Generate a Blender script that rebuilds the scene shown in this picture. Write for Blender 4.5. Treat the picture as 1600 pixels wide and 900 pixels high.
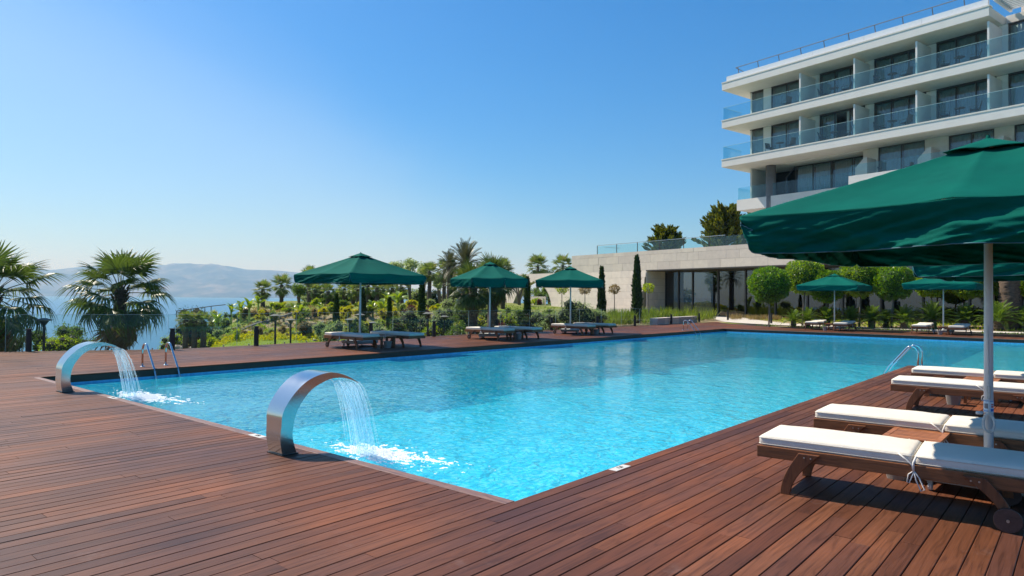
import bpy, bmesh, math, random
import numpy as np
from mathutils import Vector, Matrix, noise
random.seed(7); RS = np.random.RandomState(11)
R = math.radians
SC = bpy.context.scene
COL = SC.collection
for o in list(bpy.data.objects): bpy.data.objects.remove(o)

# ------------------------------------------------------------------ camera
F_PX, PITCH, ROLL, YAW, CAM_Z = 1063.82, 0.0146, 0.0085, 0.7037, 1.6
_c, _s = math.cos(YAW), math.sin(YAW)
VW = Vector((-_s*math.cos(PITCH), _c*math.cos(PITCH), math.sin(PITCH)))
_r = Vector((_c, _s, 0)); _u = _r.cross(VW)
VR = _r*math.cos(ROLL)+_u*math.sin(ROLL); VU = -_r*math.sin(ROLL)+_u*math.cos(ROLL)
cam_d = bpy.data.cameras.new('camera'); cam = bpy.data.objects.new('camera', cam_d); COL.objects.link(cam)
cam.matrix_world = Matrix(((VR.x, VU.x, -VW.x, 0), (VR.y, VU.y, -VW.y, 0), (VR.z, VU.z, -VW.z, CAM_Z), (0, 0, 0, 1)))
cam_d.sensor_width = 36; cam_d.lens = 36*F_PX/1600; cam_d.clip_start = 0.1; cam_d.clip_end = 60000
SC.camera = cam

# ------------------------------------------------------------------ sky, sun, exposure
def ramp(n, stops, interp='LINEAR'):
    r = n.new('ShaderNodeValToRGB'); e = r.color_ramp.elements; r.color_ramp.interpolation = interp
    while len(e) < len(stops): e.new(0.5)
    for i, (p, c) in enumerate(stops): e[i].position = p; e[i].color = (*c, 1) if len(c) == 3 else c
    return r
SUN_EL = R(50.5); SUN_CAM = R(-57)                      # azimuth measured from the view direction, negative = left
sa = -SUN_CAM + YAW
SUN_DIR = Vector((-math.sin(sa)*math.cos(SUN_EL), math.cos(sa)*math.cos(SUN_EL), math.sin(SUN_EL)))
world = bpy.data.worlds.new('World'); SC.world = world; world.use_nodes = True
wn = world.node_tree.nodes; wl = world.node_tree.links; wn.clear()
wo = wn.new('ShaderNodeOutputWorld'); wb = wn.new('ShaderNodeBackground'); ws = wn.new('ShaderNodeTexSky')
ws.sky_type = 'NISHITA'; ws.sun_disc = False; ws.sun_elevation = SUN_EL
ws.sun_rotation = math.atan2(SUN_DIR.x, SUN_DIR.y)
ws.altitude = 0; ws.air_density = 1.0; ws.dust_density = 1.0; ws.ozone_density = 5.0
wb.inputs['Strength'].default_value = 0.09
wt = wn.new('ShaderNodeMix'); wt.data_type = 'RGBA'; wt.blend_type = 'MULTIPLY'; wt.inputs[0].default_value = 1; wt.inputs[7].default_value = (.82, 1.0, 1.18, 1)
hs = wn.new('ShaderNodeHueSaturation'); hs.inputs['Saturation'].default_value = 1.25
wl.new(ws.outputs[0], wt.inputs[6]); wl.new(wt.outputs[2], hs.inputs['Color']); # a thin high veil of cirrus across the western sky
_tc = wn.new('ShaderNodeTexCoord')
def _dir(px, py): return (VW*F_PX + VR*(px-800) - VU*(py-450)).normalized()
_nv = _dir(300, 0).cross(_dir(1000, 400)).normalized()
if _nv.dot(_dir(100, 400)) < 0: _nv = -_nv
_dt = wn.new('ShaderNodeVectorMath'); _dt.operation = 'DOT_PRODUCT'; _dt.inputs[1].default_value = _nv; wl.new(_tc.outputs['Generated'], _dt.inputs[0])
_no = wn.new('ShaderNodeTexNoise'); _no.inputs['Scale'].default_value = 1.7; _no.inputs['Detail'].default_value = 5; _no.inputs['Distortion'].default_value = .6; wl.new(_tc.outputs['Generated'], _no.inputs['Vector'])
_ma = wn.new('ShaderNodeMath'); _ma.operation = 'MULTIPLY_ADD'; _ma.inputs[1].default_value = .28; wl.new(_no.outputs[0], _ma.inputs[0]); wl.new(_dt.outputs['Value'], _ma.inputs[2])
_rp = ramp(wn, [(.10, (0, 0, 0)), (.34, (.20, .20, .20)), (.66, (.10, .10, .10)), (.9, (.04, .04, .04))], 'EASE'); wl.new(_ma.outputs[0], _rp.inputs[0])
_mx = wn.new('ShaderNodeMix'); _mx.data_type = 'RGBA'; wl.new(_rp.outputs[0], _mx.inputs[0]); wl.new(hs.outputs[0], _mx.inputs[6]); _mx.inputs[7].default_value = (7.4, 8.2, 8.8, 1)
wl.new(_mx.outputs[2], wb.inputs[0]); wl.new(wb.outputs[0], wo.inputs[0])
sd = bpy.data.lights.new('sun', 'SUN'); sd.energy = 5.0; sd.angle = R(0.53); sd.color = (1.0, 0.93, 0.82)
sun = bpy.data.objects.new('sun', sd); COL.objects.link(sun)
sun.rotation_mode = 'QUATERNION'; sun.rotation_quaternion = SUN_DIR.to_track_quat('Z', 'Y'); sun.location = (0, 0, 50)
SC.view_settings.view_transform = 'Standard'; SC.view_settings.look = 'None'
SC.view_settings.exposure = 0.48; SC.view_settings.gamma = 1.0
SC.render.engine = 'CYCLES'
SC.cycles.max_bounces = 8; SC.cycles.transparent_max_bounces = 24; SC.cycles.diffuse_bounces = 3
SC.cycles.glossy_bounces = 4; SC.cycles.caustics_reflective = False; SC.cycles.caustics_refractive = False
SC.cycles.volume_bounces = 0

# ------------------------------------------------------------------ geometry helpers
def ray(px, py): return VW*F_PX + VR*(px-800) - VU*(py-450)
def G(px, py, z=0.0):
    d = ray(px, py); t = (z-CAM_Z)/d.z; return Vector((0, 0, CAM_Z)) + d*t
def D(px, py, depth):
    d = ray(px, py); return Vector((0, 0, CAM_Z)) + d*(depth/F_PX)
def C2W(xc, zc, z=0.0): return Vector((_c*xc-_s*zc, _s*xc+_c*zc, z))
def W2C(x, y): return (_c*x+_s*y, -_s*x+_c*y)
def ss(x, a, b):
    t = np.clip((x-a)/(b-a), 0, 1); return t*t*(3-2*t)

class MB:
    def __init__(s): s.v = []; s.f = []
    def add(s, vs, fs):
        n = len(s.v); s.v += [tuple(v) for v in vs]; s.f += [tuple(i+n for i in f) for f in fs]; return s
    def box(s, x0, x1, y0, y1, z0, z1, M=None):
        vs = [Vector((x, y, z)) for z in (z0, z1) for y in (y0, y1) for x in (x0, x1)]
        if M: vs = [M @ v for v in vs]
        return s.add(vs, [(0, 2, 3, 1), (4, 5, 7, 6), (0, 1, 5, 4), (2, 6, 7, 3), (0, 4, 6, 2), (1, 3, 7, 5)])
    def tube(s, pts, r, n=8, cap=True, flat=None):
        pts = [Vector(p) for p in pts]; rs = r if isinstance(r, (list, tuple)) else [r]*len(pts)
        base = len(s.v); prev = None
        for i, p in enumerate(pts):
            t = (pts[min(i+1, len(pts)-1)]-pts[max(i-1, 0)]).normalized()
            if prev is None:
                a = Vector((0, 0, 1)) if abs(t.z) < .9 else Vector((1, 0, 0)); u = t.cross(a).normalized()
            else: u = (prev - t*prev.dot(t)).normalized()
            prev = u; w = t.cross(u)
            for k in range(n):
                a = 2*math.pi*k/n; s.v.append(tuple(p+(u*math.cos(a)+w*math.sin(a))*rs[i]))
        for i in range(len(pts)-1):
            for k in range(n):
                a = base+i*n+k; b = base+i*n+(k+1) % n; s.f.append((a, b, b+n, a+n))
        if cap:
            s.f.append(tuple(base+k for k in reversed(range(n)))); e = base+(len(pts)-1)*n; s.f.append(tuple(e+k for k in range(n)))
        return s
    def prism(s, prof, y0, y1, axis='y', M=None):
        n = len(prof)
        def mk(p, y):
            v = Vector((p[0], y, p[1])) if axis == 'y' else (Vector((y, p[0], p[1])) if axis == 'x' else Vector((p[0], p[1], y)))
            return M @ v if M else v
        vs = [mk(p, y0) for p in prof]+[mk(p, y1) for p in prof]
        fs = [(i, (i+1) % n, (i+1) % n+n, i+n) for i in range(n)]
        fs += [tuple(range(n-1, -1, -1)), tuple(range(n, 2*n))]
        return s.add(vs, fs)
    def mesh(s, name, mat, smooth=False):
        me = bpy.data.meshes.new(name); me.from_pydata(s.v, [], s.f)
        if mat: me.materials.append(mat)
        bm = bmesh.new(); bm.from_mesh(me); bmesh.ops.recalc_face_normals(bm, faces=bm.faces); bm.to_mesh(me); bm.free()
        if smooth: me.polygons.foreach_set('use_smooth', [True]*len(me.polygons))
        return me
    def build(s, name, mat, parent=None, smooth=False, bevel=0, **kw):
        return link(name, s.mesh(name, mat, smooth), parent, bevel=bevel, **kw)

def link(name, me, parent=None, loc=None, bevel=0, kind=None, label=None, cat=None, group=None, rot=None):
    o = bpy.data.objects.new(name, me); COL.objects.link(o)
    if parent: o.parent = parent
    if loc is not None: o.location = loc
    if rot is not None: o.rotation_euler = rot
    if bevel:
        m = o.modifiers.new('bevel', 'BEVEL'); m.width = bevel; m.segments = 2; m.limit_method = 'ANGLE'
    if kind: o['kind'] = kind
    if label: o['label'] = label
    if cat: o['category'] = cat
    if group: o['group'] = group
    return o
def thing(name, label, cat, loc=(0, 0, 0), rz=0, group=None):
    o = bpy.data.objects.new(name, None); COL.objects.link(o); o.location = loc; o.rotation_euler = (0, 0, rz)
    o['label'] = label; o['category'] = cat
    if group: o['group'] = group
    o.empty_display_size = .2
    return o
def dup(root, loc, rz, label, scale=None):
    kids = {}
    for o in bpy.data.objects:
        if o.parent: kids.setdefault(o.parent, []).append(o)
    def cp(o, par):
        c = o.copy(); COL.objects.link(c)
        if par: c.parent = par
        for k in kids.get(o, []): cp(k, c)
        return c
    r = cp(root, None); r.location = loc; r.rotation_euler = (0, 0, rz); r['label'] = label
    if scale: r.scale = scale
    return r

# ------------------------------------------------------------------ materials
def nt(name):
    m = bpy.data.materials.new(name); m.use_nodes = True; n = m.node_tree.nodes; n.clear()
    return m, n, m.node_tree.links, n.new('ShaderNodeOutputMaterial')
def setin(node, **kw):
    for k, v in kw.items():
        k = k.replace('_', ' ')
        if k in node.inputs: node.inputs[k].default_value = v
def tex(n, l, scale, detail=4, rough=.55, coord='Object', sx=(1, 1, 1), kind='ShaderNodeTexNoise'):
    if coord == 'World':
        g = n.new('ShaderNodeNewGeometry'); src = g.outputs['Position']
    else:
        g = n.new('ShaderNodeTexCoord'); src = g.outputs[coord]
    mp = n.new('ShaderNodeMapping'); mp.inputs['Scale'].default_value = sx; l.new(src, mp.inputs[0])
    t = n.new(kind); t.inputs['Scale'].default_value = scale
    if 'Detail' in t.inputs: t.inputs['Detail'].default_value = detail
    if 'Roughness' in t.inputs: t.inputs['Roughness'].default_value = rough
    l.new(mp.outputs[0], t.inputs['Vector']); t['map'] = 1
    return t
def mat(name, c1, c2=None, scale=6, rough=.6, metal=0, bump=0, bscale=None, sx=(1, 1, 1), coord='Object', spec=.5, detail=5, sheen=0):
    m, n, l, out = nt(name); b = n.new('ShaderNodeBsdfPrincipled'); l.new(b.outputs[0], out.inputs[0])
    c2 = c2 or tuple(x*.8 for x in c1)
    t = tex(n, l, scale, detail, coord=coord, sx=sx); r = ramp(n, [(.32, c1), (.68, c2)])
    l.new(t.outputs[0], r.inputs[0]); l.new(r.outputs[0], b.inputs['Base Color'])
    setin(b, Roughness=rough, Metallic=metal, Specular_IOR_Level=spec)
    if sheen: b.inputs['Sheen Weight'].default_value = sheen
    if bump:
        t2 = tex(n, l, bscale or scale*4, 4, coord=coord, sx=sx); bp = n.new('ShaderNodeBump'); bp.inputs['Strength'].default_value = bump
        bp.inputs['Distance'].default_value = .01; l.new(t2.outputs[0], bp.inputs['Height']); l.new(bp.outputs[0], b.inputs['Normal'])
    return m
def leafmat(name, cols, trans=.45, rough=.45, spec=.3):
    m, n, l, out = nt(name)
    g = n.new('ShaderNodeNewGeometry'); r = ramp(n, [(i/(len(cols)-1), c) for i, c in enumerate(cols)])
    l.new(g.outputs['Random Per Island'], r.inputs[0])
    d = n.new('ShaderNodeBsdfPrincipled'); setin(d, Roughness=rough, Specular_IOR_Level=spec); l.new(r.outputs[0], d.inputs['Base Color'])
    t = n.new('ShaderNodeBsdfTranslucent')
    h = n.new('ShaderNodeHueSaturation'); h.inputs['Hue'].default_value = .48; h.inputs['Saturation'].default_value = 1.15; h.inputs['Value'].default_value = 1.5
    l.new(r.outputs[0], h.inputs['Color']); l.new(h.outputs[0], t.inputs[0])
    mx = n.new('ShaderNodeMixShader'); mx.inputs[0].default_value = trans
    l.new(d.outputs[0], mx.inputs[1]); l.new(t.outputs[0], mx.inputs[2]); l.new(mx.outputs[0], out.inputs[0])
    return m
def glassmat(name, tint, refl=1.0, rough=0.0, body=None, bodyf=0, ior=1.5):
    m, n, l, out = nt(name)
    tr = n.new('ShaderNodeBsdfTransparent'); tr.inputs[0].default_value = (*tint, 1)
    gl = n.new('ShaderNodeBsdfGlossy'); gl.inputs['Roughness'].default_value = rough; gl.inputs[0].default_value = (refl, refl, refl, 1)
    fr = n.new('ShaderNodeFresnel'); fr.inputs[0].default_value = ior
    gg = n.new('ShaderNodeNewGeometry'); inv = n.new('ShaderNodeMath'); inv.operation = 'SUBTRACT'; inv.inputs[0].default_value = 1; l.new(gg.outputs['Backfacing'], inv.inputs[1])
    mf = n.new('ShaderNodeMath'); mf.operation = 'MULTIPLY'; l.new(fr.outputs[0], mf.inputs[0]); l.new(inv.outputs[0], mf.inputs[1])
    src = tr.outputs[0]
    if body:
        df = n.new('ShaderNodeBsdfDiffuse'); df.inputs[0].default_value = (*body, 1); m2 = n.new('ShaderNodeMixShader'); m2.inputs[0].default_value = bodyf
        l.new(src, m2.inputs[1]); l.new(df.outputs[0], m2.inputs[2]); src = m2.outputs[0]
    mx = n.new('ShaderNodeMixShader'); l.new(mf.outputs[0], mx.inputs[0]); l.new(src, mx.inputs[1]); l.new(gl.outputs[0], mx.inputs[2])
    l.new(mx.outputs[0], out.inputs[0]); return m

def woodmat(name, cols, rough=(.38, .6), axis=(14, .9, 14), coord='World', wear=True, knots=True, spec=.5, bumps=.25):
    m, n, l, out = nt(name); b = n.new('ShaderNodeBsdfPrincipled'); l.new(b.outputs[0], out.inputs[0])
    g = n.new('ShaderNodeNewGeometry'); oi = n.new('ShaderNodeObjectInfo')
    ad = n.new('ShaderNodeMath'); ad.operation = 'ADD'; l.new(g.outputs['Random Per Island'], ad.inputs[0]); l.new(oi.outputs['Random'], ad.inputs[1])
    frc = n.new('ShaderNodeMath'); frc.operation = 'FRACT'; l.new(ad.outputs[0], frc.inputs[0])
    tc = n.new('ShaderNodeTexCoord')
    src = g.outputs['Position'] if coord == 'World' else tc.outputs['Object']
    off = n.new('ShaderNodeVectorMath'); off.operation = 'ADD'; sc = n.new('ShaderNodeVectorMath'); sc.operation = 'SCALE'
    cv = n.new('ShaderNodeCombineXYZ'); l.new(frc.outputs[0], cv.inputs[0]); l.new(frc.outputs[0], cv.inputs[1]); l.new(frc.outputs[0], cv.inputs[2])
    l.new(cv.outputs[0], sc.inputs[0]); sc.inputs['Scale'].default_value = 37.
    l.new(src, off.inputs[0]); l.new(sc.outputs[0], off.inputs[1])
    mp = n.new('ShaderNodeMapping'); mp.inputs['Scale'].default_value = axis; l.new(off.outputs[0], mp.inputs[0])
    # warped growth rings
    n1 = n.new('ShaderNodeTexNoise'); setin(n1, Scale=1.0, Detail=2.0, Distortion=.6); l.new(mp.outputs[0], n1.inputs['Vector'])
    mul = n.new('ShaderNodeMath'); mul.operation = 'MULTIPLY'; mul.inputs[1].default_value = 9; l.new(n1.outputs[0], mul.inputs[0])
    fr2 = n.new('ShaderNodeMath'); fr2.operation = 'PINGPONG'; fr2.inputs[1].default_value = 1; l.new(mul.outputs[0], fr2.inputs[0])
    mp2 = n.new('ShaderNodeMapping'); mp2.inputs['Scale'].default_value = (axis[0]*9, axis[1]*3, axis[2]*9); l.new(off.outputs[0], mp2.inputs[0])
    n2 = n.new('ShaderNodeTexNoise'); setin(n2, Scale=1.0, Detail=4.0); l.new(mp2.outputs[0], n2.inputs['Vector'])
    base = ramp(n, [(i/(len(cols)-1), c) for i, c in enumerate(cols)]); l.new(frc.outputs[0], base.inputs[0])
    r1 = ramp(n, [(0, (.42, .40, .40)), (.30, (.92, .92, .92)), (1, (1.15, 1.15, 1.15))]); l.new(fr2.outputs[0], r1.inputs[0])
    mx = n.new('ShaderNodeMix'); mx.data_type = 'RGBA'; mx.blend_type = 'MULTIPLY'; mx.inputs[0].default_value = .55
    l.new(base.outputs[0], mx.inputs[6]); l.new(r1.outputs[0], mx.inputs[7])
    r2 = ramp(n, [(.3, (.72, .70, .70)), (.7, (1.2, 1.2, 1.2))]); l.new(n2.outputs[0], r2.inputs[0])
    mx2 = n.new('ShaderNodeMix'); mx2.data_type = 'RGBA'; mx2.blend_type = 'MULTIPLY'; mx2.inputs[0].default_value = .7
    l.new(mx.outputs[2], mx2.inputs[6]); l.new(r2.outputs[0], mx2.inputs[7]); col = mx2.outputs[2]
    rr = ramp(n, [(.3, (rough[0],)*3), (.7, (rough[1],)*3)])
    if wear:
        big = n.new('ShaderNodeTexNoise'); setin(big, Scale=.55, Detail=5.0); l.new(g.outputs['Position'], big.inputs['Vector'])
        r3 = ramp(n, [(.35, (.72, .74, .80)), (.52, (1, 1, 1)), (.66, (1.42, 1.25, 1.05))]); l.new(big.outputs[0], r3.inputs[0])
        mx3 = n.new('ShaderNodeMix'); mx3.data_type = 'RGBA'; mx3.blend_type = 'MULTIPLY'; mx3.inputs[0].default_value = .8
        l.new(col, mx3.inputs[6]); l.new(r3.outputs[0], mx3.inputs[7]); col = mx3.outputs[2]
        # grey scuffs
        sc2 = n.new('ShaderNodeTexNoise'); setin(sc2, Scale=2.3, Detail=8.0, Roughness=.7); l.new(g.outputs['Position'], sc2.inputs['Vector'])
        r4 = ramp(n, [(.61, (0, 0, 0)), (.76, (.26, .26, .26))]); l.new(sc2.outputs[0], r4.inputs[0])
        mx4 = n.new('ShaderNodeMix'); mx4.data_type = 'RGBA'; l.new(r4.outputs[0], mx4.inputs[0]); l.new(col, mx4.inputs[6]); mx4.inputs[7].default_value = (.28, .21, .19, 1); col = mx4.outputs[2]
        l.new(big.outputs[0], rr.inputs[0])
    else: l.new(n2.outputs[0], rr.inputs[0])
    l.new(col, b.inputs['Base Color']); l.new(rr.outputs[0], b.inputs['Roughness']); setin(b, Specular_IOR_Level=spec)
    bp = n.new('ShaderNodeBump'); bp.inputs['Strength'].default_value = bumps; bp.inputs['Distance'].default_value = .004
    l.new(n2.outputs[0], bp.inputs['Height']); l.new(bp.outputs[0], b.inputs['Normal'])
    return m

M = {}
M['deck'] = woodmat('thermo_wood', [(.105, .035, .016), (.142, .050, .022), (.080, .028, .016), (.172, .064, .030), (.112, .043, .026), (.158, .054, .021)], rough=(.45, .65), spec=.24)
M['coping'] = woodmat('coping_wood', [(.22, .12, .09), (.19, .10, .075)], axis=(.9, 14, 14), wear=False)
M['fascia'] = mat('dark_fascia_wood', (.035, .016, .011), (.02, .010, .008), 5, .6, bump=.2)
M['teak'] = woodmat('lounger_teak', [(.20, .075, .024), (.25, .095, .032), (.15, .052, .018)], axis=(1.2, 14, 14), coord='Object', wear=False, bumps=.3)
M['teak_leg'] = woodmat('lounger_leg_teak', [(.20, .072, .024), (.15, .05, .018)], axis=(10, 14, 2), coord='Object', wear=False)
M['table'] = woodmat('table_teak', [(.34, .12, .045), (.40, .15, .06)], axis=(1.2, 14, 14), coord='Object', wear=False)
M['subfloor'] = mat('deck_underlay', (.012, .008, .007), (.02, .012, .01), 3, .9)
M['cushion'] = mat('cushion_canvas', (.76, .71, .62), (.70, .655, .57), 3, .85, bump=.25, bscale=40, spec=.2)
M['cord'] = mat('white_cord', (.75, .74, .70), (.6, .58, .55), 30, .7)
M['umb'] = mat('green_canvas', (.0, .108, .080), (.0, .086, .066), 2.2, .85, bump=.15, bscale=90, spec=.08)
M['piping'] = mat('blue_green_piping', (.03, .16, .19), (.03, .12, .15), 12, .6)
M['white_metal'] = mat('white_powder_coat', (.72, .74, .76), (.66, .68, .70), 9, .35)
M['grey_base'] = mat('pale_grey_resin', (.50, .50, .47), (.42, .42, .40), 7, .6, bump=.2, bscale=60)
M['bucket'] = mat('taupe_plastic', (.30, .27, .24), (.26, .23, .21), 6, .55)
M['black'] = mat('black_metal', (.012, .012, .014), (.018, .018, .02), 8, .45)
M['wheel'] = woodmat('wheel_wood', [(.085, .045, .035), (.06, .03, .025)], coord='Object', axis=(8, 8, 8), wear=False)
M['screw'] = mat('zinc_screw', (.55, .55, .52), None, 9, .35, metal=1)
M['stucco'] = mat('white_stucco', (.74, .70, .645), (.68, .645, .60), 1.2, .85, bump=.25, bscale=60)
M['trim'] = mat('cream_trim', (.70, .66, .58), (.62, .58, .51), 3, .7)
M['frame'] = mat('bronze_frame', (.075, .065, .058), (.06, .052, .048), 5, .5)
M['curtain'] = mat('pale_curtain', (.72, .75, .71), (.62, .65, .62), 2, .9)
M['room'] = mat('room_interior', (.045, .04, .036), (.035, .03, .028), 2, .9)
M['concrete'] = mat('grey_concrete', (.20, .195, .195), (.16, .155, .155), 2.5, .8, bump=.2)
M['winglass'] = glassmat('window_glass', (.24, .29, .32), refl=.75, ior=2.3)
M['railglass'] = glassmat('balcony_glass', (.80, .93, .95), body=(.20, .42, .50), bodyf=.03, ior=1.5)
M['fenceglass'] = glassmat('fence_glass', (.93, .97, .95), body=(.5, .6, .55), bodyf=.02, ior=1.3)
M['glassedge'] = mat('glass_edge', (.45, .62, .60), (.38, .55, .54), 20, .2)
M['stone_a'] = mat('travertine_light', (.70, .61, .51), (.62, .54, .455), 2.5, .8, bump=.3, bscale=22, detail=8)
M['stone_b'] = mat('travertine_mid', (.66, .57, .485), (.59, .51, .43), 2.5, .8, bump=.3, bscale=22, detail=8)
M['stone_c'] = mat('travertine_warm', (.74, .64, .53), (.66, .575, .475), 2.5, .8, bump=.3, bscale=22, detail=8)
M['joint'] = mat('joint_mortar', (.20, .18, .165), None, 4, .9)
M['inner_stone'] = mat('shaded_reveal_stone', (.48, .44, .33), (.40, .37, .28), 3, .85)
M['path'] = mat('pale_path', (.58, .53, .45), (.50, .46, .40), 2, .85, bump=.3)
M['pave_grey'] = mat('white_stone_block', (.50, .48, .45), (.43, .41, .39), 3, .8, bump=.3)
M['marker'] = mat('marker_tile', (.66, .63, .57), (.6, .57, .52), 6, .4)
M['ink'] = mat('black_print', (.03, .03, .03), None, 6, .5)
M['trunk'] = mat('palm_trunk_bark', (.16, .11, .075), (.07, .05, .036), 5, .95, bump=1, bscale=16, sx=(1, 1, 3))
M['bark'] = mat('grey_brown_bark', (.20, .155, .115), (.12, .09, .07), 8, .9, bump=.6, bscale=30)
M['paletrunk'] = mat('pale_tree_stem', (.24, .20, .165), (.17, .14, .115), 8, .9, bump=.5)
M['rock'] = mat('limestone_rock', (.42, .36, .31), (.27, .225, .19), 2.5, .9, bump=.8, bscale=8)
M['skirt'] = leafmat('dead_frond', [(.20, .155, .085), (.13, .10, .055), (.26, .21, .12)], .2)
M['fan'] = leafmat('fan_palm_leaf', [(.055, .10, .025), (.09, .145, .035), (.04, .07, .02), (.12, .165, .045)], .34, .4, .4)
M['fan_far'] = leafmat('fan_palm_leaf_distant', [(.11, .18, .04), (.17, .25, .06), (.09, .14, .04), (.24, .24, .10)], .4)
M['phoenix'] = leafmat('date_palm_leaf', [(.075, .085, .04), (.10, .11, .05), (.05, .06, .03)], .25)
M['cycad'] = leafmat('cycad_leaf', [(.09, .17, .03), (.15, .25, .045), (.04, .08, .02)], .35)
M['topiary'] = leafmat('ficus_leaf', [(.08, .20, .02), (.15, .31, .03), (.05, .13, .015), (.24, .40, .05)], .42, .35, .5)
M['topiary2'] = leafmat('ficus_leaf_yellow', [(.13, .27, .025), (.24, .40, .04), (.08, .17, .02), (.36, .48, .07)], .42, .35, .5)
M['cypress'] = leafmat('cypress_leaf', [(.022, .05, .014), (.035, .075, .02), (.05, .09, .025)], .2)
M['conifer'] = leafmat('golden_conifer_leaf', [(.05, .09, .015), (.12, .15, .022), (.20, .21, .03), (.03, .055, .012)], .3)
M['olive'] = leafmat('grey_green_leaf', [(.24, .33, .13), (.34, .43, .19), (.17, .24, .10)], .45)
M['yellow'] = leafmat('yellow_green_leaf', [(.40, .42, .03), (.52, .50, .04), (.22, .30, .03)], .45)
M['lime'] = leafmat('lime_leaf', [(.24, .36, .03), (.36, .46, .05), (.13, .22, .03)], .45)
M['green'] = leafmat('mid_green_leaf', [(.10, .18, .03), (.16, .26, .05), (.06, .11, .025)], .4)
M['dark'] = leafmat('dark_green_leaf', [(.025, .05, .015), (.045, .08, .02), (.035, .055, .02)], .3)
M['purple'] = leafmat('purple_leaf', [(.10, .03, .03), (.15, .045, .04), (.06, .025, .02)], .35)
M['dry'] = leafmat('dry_tuft_leaf', [(.32, .24, .10), (.25, .20, .09), (.18, .18, .06)], .4)
M['banana'] = leafmat('banana_leaf', [(.14, .24, .03), (.22, .33, .05), (.09, .16, .025)], .38, .35, .5)
M['agave'] = leafmat('agave_leaf', [(.10, .15, .12), (.13, .18, .15)], .1)
M['grass'] = leafmat('tall_grass_leaf', [(.14, .22, .035), (.22, .30, .055), (.10, .15, .03)], .4)

# ------------------------------------------------------------------ sea, mountains
def seamat():
    m, n, l, out = nt('sea_water'); b = n.new('ShaderNodeBsdfPrincipled'); l.new(b.outputs[0], out.inputs[0])
    setin(b, Roughness=.3, IOR=1.33, Specular_IOR_Level=.35); b.inputs['Base Color'].default_value = (.018, .13, .25, 1)
    t = tex(n, l, .25, 6, .6, 'World', (1, 1, 1)); t2 = tex(n, l, .012, 3, .5, 'World')
    a = n.new('ShaderNodeMath'); a.operation = 'MULTIPLY'; l.new(t.outputs[0], a.inputs[0]); l.new(t2.outputs[0], a.inputs[1])
    bp = n.new('ShaderNodeBump'); setin(bp, Strength=.8, Distance=.9); l.new(a.outputs[0], bp.inputs['Height']); l.new(bp.outputs[0], b.inputs['Normal'])
    return m
SEA_Z = -26
a = 24000
MB().add([(-a, -2000, SEA_Z), (2500, -2000, SEA_Z), (2500, a, SEA_Z), (-a, a, SEA_Z)], [(0, 1, 2, 3)]).build('sea', seamat(), kind='structure')

def hillmat():
    m, n, l, out = nt('mountain_scrub'); b = n.new('ShaderNodeBsdfPrincipled'); l.new(b.outputs[0], out.inputs[0])
    t = tex(n, l, .003, 8, .6, 'World'); r = ramp(n, [(.35, (.015, .03, .03)), (.5, (.06, .07, .05)), (.68, (.20, .18, .15))])
    l.new(t.outputs[0], r.inputs[0]); l.new(r.outputs[0], b.inputs['Base Color']); setin(b, Roughness=.95, Specular_IOR_Level=.1)
    t3 = tex(n, l, .012, 6, .65, 'World'); bp = n.new('ShaderNodeBump'); setin(bp, Strength=1., Distance=25); l.new(t3.outputs[0], bp.inputs['Height']); l.new(bp.outputs[0], b.inputs['Normal'])
    return m
RX = [-900, -400, -200, 0, 30, 80, 110, 150, 200, 250, 300, 340, 362, 385, 420, 470, 520, 560, 600, 640, 700, 780, 900, 1100, 1400]
RY = [425, 418, 424, 420, 412, 419, 416, 412, 416, 411, 411, 411.5, 413.5, 418, 419, 423, 430, 436, 441, 447, 452, 456, 459, 461, 462]
def mountains():
    nx, ny = 420, 46; vs = []; hmax = 0
    for j in range(ny):
        v = j/(ny-1); depth = 8700+v*4200
        for i in range(nx):
            px = -900+i/(nx-1)*2300; k = (px-800)/F_PX; hy = 464.6+(px-800)*.0085
            ridge = max(1, (hy-1.0-np.interp(px, RX, RY)))*11000/F_PX*1.13
            p = C2W(k*depth, depth)
            q = Vector((p.x*.0011, p.y*.0011, 0))
            nn = noise.fractal(q, 0.9, 2.1, 6); rg = 1-abs(noise.fractal(q*1.3+Vector((5, 2, 0)), .9, 2.1, 5))
            prof = math.sin(min(1, v*1.18)*math.pi/2)**.9 if v < .85 else math.cos((v-.85)/.15*math.pi/2)*.2+.8
            h = SEA_Z-2 + ridge*prof*(1.0+(nn*.22+(rg-.75)*.30)*(1-abs(2*prof-1)**3*.6)*min(1, 4*(1-prof)+.10))
            if j == 0: h = SEA_Z-5
            vs.append((p.x, p.y, h))
    fs = [(j*nx+i, j*nx+i+1, (j+1)*nx+i+1, (j+1)*nx+i) for j in range(ny-1) for i in range(nx-1)]
    b = MB(); b.v = vs; b.f = fs; b.build('hills', hillmat(), smooth=True, kind='structure')
mountains()

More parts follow.
